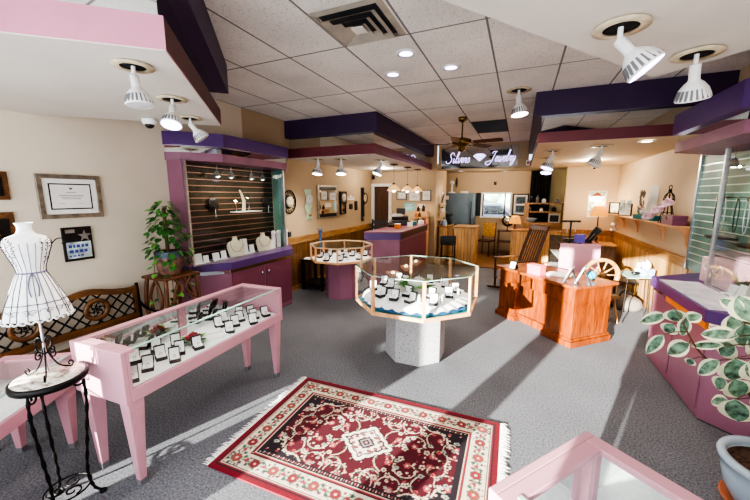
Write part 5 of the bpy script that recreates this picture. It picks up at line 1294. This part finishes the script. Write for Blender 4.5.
for y in (-.065, .065): MB().tube([(0, y, .38), (0, y, .72)], .014, 6).build('upright', M['oak'], o)
# little glass side table near the cabinet
o = thing('glass_side_table', 'small glass side table with thin chrome legs by the purple counter', 'table', (1.64, 5.86, 0))
MB().prism([(-.2, .33), (-.16, -.2), (.18, -.05), (.22, .38)], .69, .7).build('table_top', M['glass_edge'], o)
for x, y in ((-.16, -.15), (.14, -.03), (-.17, .28), (.18, .32)): MB().tube([(x, y, .69), (x*1.15, y-.03, 0)], .008, 6).build('leg', M['chrome'], o)
o = thing('ring_holder', 'black and silver ring holder standing on the glass side table', 'jewellery display', (1.62, 5.9, .702), R(20)); MB().ball((0, 0, .03), .05, sc=(1.3, .8, .6)).build('base', M['black'], o); MB().box((.02, 0, .12), (.05, .02, .14), ry=R(15)).build('card', M['photo_light'], o)
o = thing('tissue_box', 'white and blue patterned tissue box on the glass side table', 'box', (1.76, 5.98, .702), R(35)); MB().bb(-.09, .09, -.06, .06, 0, .09).build('carton', pm('blue print card', (150, 170, 210), .5, var=.35, scale=40), o, .003)
mb = MB(); mb.leaf((0, 0, .08), (.1, 0, 1), (0, -1, .2), .14, .12).leaf((0, .02, .08), (-.3, .1, 1), (0, -1, .2), .12, .1); mb.build('tissue', M['paper'], o)
o = thing('brass_hoop_chair', 'curved brass hoop back of a low chair by the panelled wall', 'chair', (1.72, 7.3, 0), R(80)); MB().tube(spline([(-.22, .0, 0), (-.22, .02, .4), (-.12, .04, .62), (0, .05, .67), (.12, .04, .62), (.22, .02, .4), (.22, 0, 0)], 6), .014, 8).build('hoop_back', M['gold'], o); MB().bb(-.2, .2, -.3, .0, .3, .34).build('seat', M['darkgrey'], o, .01)
for x in (-.17, .17): MB().tube([(x, -.27, 0), (x, -.27, .31)], .013, 6).build('leg', M['gold'], o)
o = thing('storage_bag', 'grey bag on the floor between spinning wheel and side table', 'bag', (1.72, 6.6, 0), R(10))
mb = MB(); mb.M = Matrix.Diagonal((1, 1.2, .7, 1)); mb.lathe([(.0, 0), (.2, 0), (.23, .1), (.2, .22), (.13, .28), (.0, .27)], n=20); mb.build('sack', pm('grey canvas', (112, 104, 98), .8, var=.15), o); MB().tube(spline([(-.1, 0, .18), (-.06, 0, .27), (.06, 0, .27), (.1, 0, .18)], 5), .012, 6).build('handle', M['black'], o)
# wall shelf with bracket feet
o = thing('wall_shelf', 'long wooden wall shelf with curved brackets above the panelling', 'shelf', (XR-.002, 7.4, 1.46)); MB().bb(-.2, 0, -1.85, 1.95, -.025, 0).build('shelf_board', M['pale_wood'], o, .003)
for y in (-1.75, -.95, .3, 1.2):
    mb = MB(); pr_ = [(0, -.025), (-.18, -.025)]+[(-.18+.16*math.sin(t*pi/16), -.03-.22*(1-math.cos(t*pi/16))) for t in range(0, 9)]+[(0, -.3)]
    n = len(pr_); mb.add([(x, y-.02, z) for x, z in pr_]+[(x, y+.02, z) for x, z in pr_], [list(range(n)), list(range(2*n-1, n-1, -1))]+[(i, (i+1) % n, n+(i+1) % n, n+i) for i in range(n)]); mb.build('bracket', M['pale_wood'], o)
SZ = 1.462
framed('black framed dark photo at the far end of the wall shelf', 'picture', (1.93, 8.95, SZ+.125), R(-55), .26, .25, .025, M['black'], M['photo_light'], name='framed_photo')
framed('black wire framed white cards second from far end of the shelf', 'picture', (1.93, 8.1, SZ+.12), R(-60), .3, .24, .015, M['black'], M['paper'], name='framed_photo', extra=lambda o: MB().box((-.05, -.03, .08), (.1, .01, .22)).box((.09, -.03, .1), (.1, .01, .2)).build('standing_cards', M['photo_light'], o))
o = thing('canvas_panel', 'tall pale panel with dried purple flowers on the wall shelf', 'ornament', (1.95, 7.02, SZ), R(-70)); MB().box((.08, .03, .28), (.2, .02, .56), rx=R(-6)).build('panel', M['paper'], o)
l = MB()
for k in range(40): l.leaf((random.uniform(-.12, 0), -.03, random.uniform(.05, .42)), (random.uniform(-.5, .5), -.3, 1), (0, -1, 0), .09, .03, k % 3 == 0)
l.build('dried_flowers', [pm('plum dried flower', (110, 84, 98), .8, var=.3, scale=20), M['leaf']], o)
o = thing('teal_box', 'teal cloth lined box with a white figurine on the shelf', 'box', (1.93, 6.85, SZ), R(-80)); MB().bb(-.32, .32, -.06, .04, 0, .06).build('carton', M['teal'], o, .005); MB().bb(-.322, .322, -.062, .042, .06, .075).build('lid', M['teal'], o, .003)
o = thing('figurine', 'small white bird figurine before the teal box on the shelf', 'figurine', (1.9, 7.0, SZ+.076)); MB().ball((0, 0, .045), .05, sc=(.7, 1.2, .8)).ball((0, -.05, .09), .025).build('body', M['white'], o); MB().leaf((0, .03, .05), (0, 1, .5), (0, 0, 1), .09, .05).build('tail', M['white'], o)
o = thing('wire_form', 'black wire dress form draped in pink tulle on the wall shelf', 'mannequin', (1.95, 6.1, SZ), R(-70)); mb = MB()
rowsw = [(.11, 0), (.1, .05), (.075, .15), (.05, .25), (.075, .34), (.06, .4), (.018, .44), (.018, .48)]
for k in range(8): mb.tube([(r*math.cos(k*pi/4), r*.7*math.sin(k*pi/4), z) for r, z in rowsw], .006, 5)
for r, z in rowsw[:6]: mb.tube([(r*math.cos(t*pi/10), r*.7*math.sin(t*pi/10), z) for t in range(20)], .004, 4, closed=True)
mb.tube([(.025*math.cos(t*pi/8), 0, .51+.03*math.sin(t*pi/8)) for t in range(16)], .006, 5, closed=True); mb.build('wire_frame', M['iron'], o)
ps = []
for t in range(60): a = t*.9; s_ = t/59; ps.append((-.28+.42*s_+.035*math.cos(a), -.09+.035*math.sin(a*1.3), .06+.26*s_+.03*math.sin(a)))
MB().tube(spline(ps, 3), .022, 5).build('tulle_boa', M['pink_boa'], o)
o = thing('jewellery_box', 'maroon jewellery box at the near end of the wall shelf', 'box', (1.93, 5.78, SZ), R(-90)); MB().bb(-.19, .19, -.08, .08, 0, .09).build('carton', M['plum'], o, .005); MB().bb(-.193, .193, -.083, .083, .09, .13).build('lid', M['plum'], o, .006); MB().bb(-.02, .02, -.09, -.083, .07, .11).build('clasp', M['gold'], o)
o = thing('crystal_drop', 'hanging crystal ornament below the wall shelf', 'ornament', (1.9, 8.75, 1.43)); MB().tube([(0, 0, 0), (0, 0, -.14)], .003, 4).build('thread', M['grey'], o); MB().ball((0, 0, -.2), .06).ball((.05, 0, -.3), .04).ball((-.03, 0, -.32), .035).build('crystals', M['quartz'], o)
# black side table with candlestick beside the wall cabinet
o = thing('side_table', 'low black square side table beside the smaller octagonal case', 'table', (-3.68, 5.62, 0))
for x in (-.22, .22):
    for y in (-.22, .22): MB().bb(x-.025, x+.025, y-.025, y+.025, 0, .58).build('leg', M['black'], o)
MB().bb(-.26, .26, -.26, .26, .58, .61).build('table_top', M['black'], o, .004); MB().bb(-.24, .24, -.24, .24, .1, .14).build('lower_shelf', M['black'], o)
o = thing('candlestick', 'slender blue and silver candlestick on the low black table', 'candlestick', (-3.62, 5.62, .611)); MB().lathe([(0, 0), (.07, 0), (.065, .02), (.02, .05), (.028, .1), (.016, .16), (.016, .24)], n=18).build('stem', M['chrome'], o)
MB().lathe([(.03, .24), (.03, .4), (.022, .46), (.04, .56)], n=16).build('blue_glass', pm('cobalt glass', (70, 96, 140), .15), o); MB().lathe([(.04, .56), (.075, .6), (.07, .61), (0, .58)], n=18).build('cup', M['alu'], o)
o = MB().box((0, 0, .008), (.24, .18, .016)).build('book', M['paper']); T(o, (-3.78, 5.5, .612), R(20)); tag(o, 'white booklet lying on the low black table beside candlestick', 'book')

# ================================================================== CEILING FIXTURES
def tilt(dirv): return Vector(dirv).to_track_quat('Z', 'Y').to_matrix()
def flood(label, loc, aim, s, lens, grp, rim=True, back=None):
    """flood bulb hanging from a round opening: ring, stem, fluted reflector, lens"""
    o = thing('flood_lamp', label, 'ceiling lamp', loc, 0, grp); d = Vector(aim).normalized(); Q = tilt(-d)
    if rim:
        MB().lathe([(.085*s, .004), (.13*s, .002), (.135*s, -.006), (.085*s, -.008)], n=32).build('trim_ring', M['tin_rim'], o); MB().lathe([(0, -.001), (.086*s, -.002), (.086*s, .003)], n=32).build('opening', M['blackmatte'], o)
    j = Vector((0, 0, -.07*s)); st = MB(); st.tube([(0, 0, 0), tuple(j)], .014*s, 8); st.build('swivel_arm', M['white'], o)
    b = MB(); prof = [(.022, .0), (.03, -.006), (.03, -.09), (.034, -.1), (.052, -.115), (.078, -.15), (.092, -.19), (.095, -.212), (.088, -.221)]
    n = 40; vs = []
    for i, (r, z) in enumerate(prof):
        for k in range(n):
            f = 1-.1*(k % 2)*(1 if 3 < i < 7 else 0); a = 2*pi*k/n; vs.append(j+Q @ Vector((r*s*f*math.cos(a), r*s*f*math.sin(a), z*s+.01*s)))
    b.add(vs, [(i*n+k, i*n+(k+1) % n, (i+1)*n+(k+1) % n, (i+1)*n+k) for i in range(len(prof)-1) for k in range(n)], 0, True)
    for q in range(len(b.f)):
        if 5*n <= q < 7*n and q % 2 == 0: b.m[q] = 1
    rf = b.build('reflector', [M['white'], M['grey']], o)
    MB().lathe([(0, -.216*s), (.045*s, -.215*s), (.089*s, -.209*s)], tuple(j), 28, Q=Q).build('lens', lens, o)
    return o
zs = 2.553
for i, ((u, v), aim) in enumerate((((133, 66), (.12, .02, -1)), ((172, 99), (.25, -.35, -1)), ((190, 118), (.5, .5, -1.0)))):
    p = at(u, v, z=zs); flood('white fluted flood bulb in the pink soffit, %s from the front' % ORD[i], tuple(p), aim, .74, M['bulb_off'] if i != 1 else M['bulb_violet'], 'flood bulbs in the pink soffit')
for i, ((u, v), aim) in enumerate((((621, 27), (.8, -.1, -1)), ((697, 54), (.15, .3, -1)))):
    p = at(u, v, z=zs); flood('large white flood bulb in the white soffit, %s the teal cabinet' % ('farther from' if i == 0 else 'nearer'), tuple(p), aim, .78, M['bulb_violet'] if i == 0 else M['bulb_off'], 'flood bulbs in the white soffit')
for i, ((u, v), aim) in enumerate((((318, 159), (.0, -.2, -1)), ((341, 159), (.1, -.2, -1)), ((381, 160), (-.3, -.3, -1)))):
    p = at(u, v, z=2.524); flood('lit white flood bulb under the maroon soffit, %s from the wall clocks' % ORD[i], tuple(p), aim, 1.0, M['bulb'], 'flood bulbs under the maroon soffit')
for i, ((u, v), aim, ln) in enumerate((((602, 146), (-.45, -.1, -1), 'bulb_off'), ((553, 151), (-.35, -.2, -1), 'bulb_violet'), ((548, 158), (-.1, -.3, -1), 'bulb_violet'))):
    p = at(u, v, z=2.534); flood('flood bulb under the tan soffit over the desk, %s from the right wall' % ORD[i], tuple(p), aim, 1.0, M[ln], 'flood bulbs under the tan soffit')
p = at(519, 90, z=ZC-.003); flood('small spot bulb hanging from the tile ceiling beside purple soffit', tuple(p), (.12, -.1, -1), 1.1, M['bulb'], None)
# recessed downlights
def downlight(label, u, v, z, lens, grp):
    o = thing('downlight', label, 'ceiling lamp', tuple(at(u, v, z=z)), 0, grp); MB().lathe([(.062, .0), (.095, 0), (.095, -.006), (.062, -.01)], n=28).build('trim_ring', M['white'], o); MB().lathe([(0, -.004), (.063, -.005)], n=28).build('lens', lens, o)
for i, (u, v) in enumerate(((406, 53), (393, 74), (451, 67))): downlight('lit recessed downlight in the ceiling tiles, '+('nearest the square vent', 'farther back beyond the vent', 'alone in the next tile')[i], u, v, ZC-.001, M['bulb_violet'], 'recessed downlights in the ceiling tiles')
downlight('lit recessed downlight under the tan soffit near the right wall', 647, 141, 2.533, M['bulb'], None)
for i, (u, v) in enumerate(((461, 171), (505, 171))): downlight('small violet downlight under the sign bulkhead, %s' % ('near the refrigerator' if i == 0 else 'near the kitchen window'), u, v, 2.529, M['bulb_violet'], 'downlights under the sign bulkhead')
# dome and bullet cameras
o = thing('dome_camera', 'white dome security camera under the pink soffit', 'camera', tuple(at(149, 119, z=2.553))); MB().lathe([(0, 0), (.06, 0), (.06, -.03), (.05, -.05), (0, -.05)][::-1], n=24).build('housing', M['white'], o); MB().ball((0, 0, -.05), .04, sc=(1, 1, .9)).build('dome_lens', M['black'], o)
o = thing('security_camera', 'small white camera under the tan soffit in the rear corner', 'camera', (1.5, 9.2, 2.534)); MB().lathe([(0, 0), (.06, 0), (.05, -.05), (0, -.06)][::-1], n=20).build('housing', M['white'], o); MB().ball((0, -.03, -.05), .03).build('dome_lens', M['black'], o)
o = thing('security_camera', 'tiny black camera on the kitchen wall above the window', 'camera', (-.78, 11.495, 2.25)); MB().bb(-.04, .04, -.06, 0, -.05, .05).build('housing', M['black'], o, .01); MB().ball((0, -.06, 0), .03).build('lens', M['darkgrey'], o)
o = thing('motion_sensor', 'small white and red motion sensor at purple soffit lower corner', 'sensor', (.1, 8.9, 2.63)); MB().bb(-.04, .04, -.04, .04, -.06, .06).build('housing', M['white'], o, .008); MB().bb(-.02, .02, -.046, -.04, -.03, .02).build('lens', M['petal_red'], o)
# square vent
VW = M['soffit_white']
o = thing('air_vent', 'square four way ceiling air vent with concentric louvres', 'air vent', (-1.25, 2.58, ZC-.002))
GR = pm('vent grey', (168, 160, 148), .5)
def ring(mb, a, b_, za, zb):
    mb.add([(-a, -a, za), (a, -a, za), (a, a, za), (-a, a, za), (-b_, -b_, zb), (b_, -b_, zb), (b_, b_, zb), (-b_, b_, zb)], [(0, 1, 5, 4), (1, 2, 6, 5), (2, 3, 7, 6), (3, 0, 4, 7)])
mb = MB(); ring(mb, .29, .245, -.002, -.012); mb.build('frame', GR, o)
MB().bb(-.235, .235, -.235, .235, -.003, .0).build('dark_throat', M['darkgrey'], o)
for a in (.225, .155, .09): mb = MB(); ring(mb, a, a-.05, -.05+a*.05, -.02+a*.02); ring(mb, a-.05, a, -.022+a*.02, -.052+a*.05); mb.build('louvre', GR, o)
MB().bb(-.05, .05, -.05, .05, -.045, -.035).build('centre_plate', M['soffit_white'], o)
o = thing('return_grille', 'dark rectangular return air grille in the tiles behind the fan', 'air vent', (-.62, 7.12, ZC-.002)); MB().bb(-.3, .3, -.58, .58, -.004, 0).build('opening', M['blackmatte'], o)
mb = MB()
for k in range(14): mb.bb(-.29, .29, -.56+.083*k, -.545+.083*k, -.012, -.004)
mb.build('louvres', M['darkgrey'], o)
# ceiling fan
o = thing('ceiling_fan', 'brass ceiling fan with dark wooden blades in front of the neon sign', 'fan', (-1.0, 6.1, ZC-.001)); MB().lathe([(0, 0), (.075, 0), (.07, -.05), (.02, -.08), (0, -.08)][::-1], n=24).build('canopy', M['gold'], o)
MB().tube([(0, 0, -.06), (0, 0, -.36)], .013, 8).build('downrod', M['gold'], o); fm_ = MB(); fm_.M = Matrix.Translation((0, 0, .075)); fm_.lathe([(0, -.40), (.05, -.41), (.15, -.44), (.165, -.47), (.16, -.51), (.1, -.54), (.06, -.56), (.065, -.61), (.03, -.64), (0, -.645)][::-1], n=32).build('motor', M['gold'], o)
for k in range(5):
    a = R(-8+72*k); bl = MB(); bl.M = Matrix.Translation((0, 0, .075)) @ Matrix.Rotation(a, 4, 'Z') @ Matrix.Rotation(R(-12), 4, 'X')
    bl.prism([(.22, -.05), (.3, -.065), (.66, -.075), (.7, -.05), (.7, .05), (.66, .075), (.3, .065), (.22, .05)], -.526, -.518); b_ = bl.build('blade', M['walnut'], o)
    ar = MB(); ar.M = Matrix.Translation((0, 0, .075)) @ Matrix.Rotation(a, 4, 'Z'); ar.box((.19, 0, -.515), (.12, .04, .01)); ar.build('blade_arm', M['gold'], b_)
# neon shop sign
o = thing('neon_sign', 'mirrored glass sign with violet white script lettering above the kitchen opening', 'sign', (0, 9.195, 0))
MB().bb(-2.02, -.12, -.012, 0, 2.57, 3.1).build('mirror_panel', M['sign_glass'], o)
def script(glyphs, x, z, s, sz):
    mb = MB()
    for g, adv in glyphs:
        for st in g: mb.tube(spline([(x+(px_+.3*pz_)*s, -.03, z+pz_*sz) for px_, pz_ in st], 5), .0075, 6)
        x += adv*s
    return mb
Gl = {
 'S': ([[(.92, 1.15), (.88, 1.4), (.62, 1.5), (.4, 1.28), (.48, .95), (.72, .62), (.7, .2), (.4, -.04), (.05, .05), (-.05, .35)]], 1.02),
 'i': ([[(.1, .7), (.08, .2), (.2, 0), (.36, .25)], [(.2, 1.0), (.22, 1.06)]], .38),
 'l': ([[(0, .25), (.2, .9), (.26, 1.5), (.16, 1.5), (.08, .5), (.16, 0), (.36, .25)]], .36),
 'v': ([[(0, .6), (.1, .7), (.16, .1), (.26, 0), (.46, .45), (.44, .72), (.6, .62)]], .56),
 'e': ([[(0, .25), (.3, .45), (.3, .7), (.12, .66), (.06, .25), (.2, 0), (.46, .25)]], .44),
 'r': ([[(0, .3), (.14, .72), (.2, .6), (.36, .66), (.26, .2), (.36, 0), (.5, .25)]], .48),
 's': ([[(0, .25), (.22, .75), (.34, .3), (.24, .0), (.02, .08)], [(.24, 0), (.44, .2)]], .46),
 'J': ([[(.3, 1.15), (.4, 1.42), (.95, 1.4)], [(.75, 1.4), (.6, .6), (.45, -.1), (.1, -.45), (-.3, -.3), (-.3, 0), (.1, .1), (.6, .2)]], .95),
 'w': ([[(0, .6), (.1, .7), (.1, .1), (.2, 0), (.34, .3), (.38, .7), (.38, .1), (.48, 0), (.66, .45), (.66, .7), (.78, .62)]], .76),
 'y': ([[(0, .6), (.1, .7), (.1, .2), (.24, .05), (.4, .7), (.36, .1), (.24, -.5), (.0, -.5), (.05, -.25), (.5, .2)]], .5),
}
script([Gl[c] for c in ('S', 'i', 'l', 'v', 'e', 'r', 's')], -1.9, 2.71, .165, .175).build('word_silvers', M['neon'], o)
script([Gl[c] for c in ('J', 'e', 'w', 'e', 'l', 'r', 'y')], -.83, 2.71, .16, .175).build('word_jewelry', M['neon'], o)
MB().prism([(-1.1, -.03), (-.98, -.03), (-.98, -.014), (-1.1, -.014)], 2.9, 2.905).add([(-1.2, -.03, 2.87), (-1.12, -.03, 2.92), (-.96, -.03, 2.92), (-.88, -.03, 2.87), (-1.04, -.03, 2.73)], [(0, 4, 3, 2, 1)]).build('diamond', M['neon'], o)
# lights inside the wall cabinets
def cab_spot(label, loc, s=1):
    o = thing('cabinet_spotlight', label, 'spotlight', loc); MB().tube([(0, 0, 0), (0, 0, -.1)], .006, 6).build('stem', M['chrome'], o); MB().lathe([(.02, -.09), (.03, -.11), (.05, -.17), (.048, -.172)], n=20).build('lamp_shade', M['grey'], o); MB().ball((0, 0, -.15), .03).build('bulb', M['bulb'], o)
for i, y in enumerate((3.42, 3.66, 4.06, 4.3)): cab_spot('small chrome spotlight inside the dark slatted cabinet, %s from the ivy' % ORD[i], (-3.83, y, 2.277))
for i, y in enumerate((4.4, 3.78)): cab_spot('grey shaded spotlight inside the teal slatted cabinet, %s the wainscot' % ('nearer' if i == 0 else 'farther from'), (1.86, y, 2.297))
# ================================================================== LIGHT
scene.view_settings.view_transform = 'AgX'
scene.view_settings.look = 'AgX - High Contrast'
scene.view_settings.exposure = EXPO
scene.cycles.transparent_max_bounces = 32
scene.cycles.max_bounces = 10
scene.cycles.sample_clamp_indirect = 6
wd_ = bpy.data.worlds.new('sky'); scene.world = wd_; wd_.use_nodes = True
bg = wd_.node_tree.nodes['Background']; bg.inputs[0].default_value = (.75, .87, 1, 1); bg.inputs[1].default_value = 1.6
def light(name, kind, loc, energy, color=(1, 1, 1), target=None, **k):
    l = bpy.data.lights.new(name, kind); l.energy = energy; l.color = color
    for a, v in k.items(): setattr(l, a, v)
    o = bpy.data.objects.new(name, l); COL.objects.link(o); o.location = loc
    if target is not None: o.rotation_euler = (Vector(target)-Vector(loc)).to_track_quat('-Z', 'Y').to_euler()
    return o
el, az = R(11.2), R(69.5)
sd = Vector((math.cos(az)*math.cos(el), math.sin(az)*math.cos(el), -math.sin(el)))
light('sun', 'SUN', (-4, -8, 4), SUN_E, (1, .95, .87), Vector((-4, -8, 4))+sd, angle=R(.6))
# added sky fill across the shop front behind the viewer, solid wall included
light('window_daylight', 'AREA', (-1.0, -.8, 1.5), FRONT_FILL_E, (.9, .95, 1), (-1.0, 5, 1.5), shape='RECTANGLE', size=5.4, size_y=1.8)
# the bulbs' own light
for o in [q for q in bpy.data.objects if q.name.startswith('flood_lamp')]:
    lens = [c for c in o.children if c.name.startswith('lens')][0]
    me = lens.data; c = sum((v.co for v in me.vertices), Vector())/len(me.vertices); nrm = (c-Vector((0, 0, -.08))).normalized()
    wc = o.location+c+nrm*.03
    on = 'bulb_off' not in lens.data.materials[0].name and 'lens' != lens.data.materials[0].name
    light('flood_beam', 'SPOT', wc, (34 if wc.y < 4 else 42)*ROOM, (1, .91, .78), wc+nrm, spot_size=R(125), spot_blend=.8, shadow_soft_size=.05)
for o in [q for q in bpy.data.objects if q.name.startswith('downlight')]:
    light('downlight_beam', 'SPOT', o.location+Vector((0, 0, -.03)), 40*ROOM, (1, .93, .84), o.location+Vector((0, 0, -1)), spot_size=R(140), spot_blend=.7, shadow_soft_size=.05)
for o in [q for q in bpy.data.objects if q.name.startswith('pendant_lamp')]:
    light('pendant_glow', 'SPOT', o.location+Vector((0, 0, -.62)), 22*ROOM, (1, .82, .58), o.location+Vector((0, 0, -2)), spot_size=R(150), spot_blend=.5, shadow_soft_size=.04)
for o in [q for q in bpy.data.objects if q.name.startswith('cabinet_spotlight')]:
    light('cabinet_beam', 'SPOT', o.location+Vector((0, 0, -.2)), 9*ROOM, (1, .88, .7), o.location+Vector((0, 0, -1)), spot_size=R(120), spot_blend=.6, shadow_soft_size=.03)
for o, e in ((bpy.data.objects['table_lamp'], 8), (bpy.data.objects['table_lamp.001'], 26)):
    z = max(v.co.z for c in o.children for v in c.data.vertices)
    light('table_lamp_glow', 'POINT', o.location+Vector((0, 0, z+.05)), e*ROOM, (1, .72, .42), shadow_soft_size=.05)
light('wall_lamp_glow', 'POINT', (1.66, 9.36, 1.8), 10*ROOM, (1, .8, .55), shadow_soft_size=.03)
for x, y, z, e in ((-.9, 10.3, 2.5, 40), (1.2, 7.8, 2.45, 40), (-3.2, 7.9, 2.45, 30)):
    light('room_fill', 'POINT', (x, y, z), e*ROOM, (1, .88, .72), shadow_soft_size=.02)
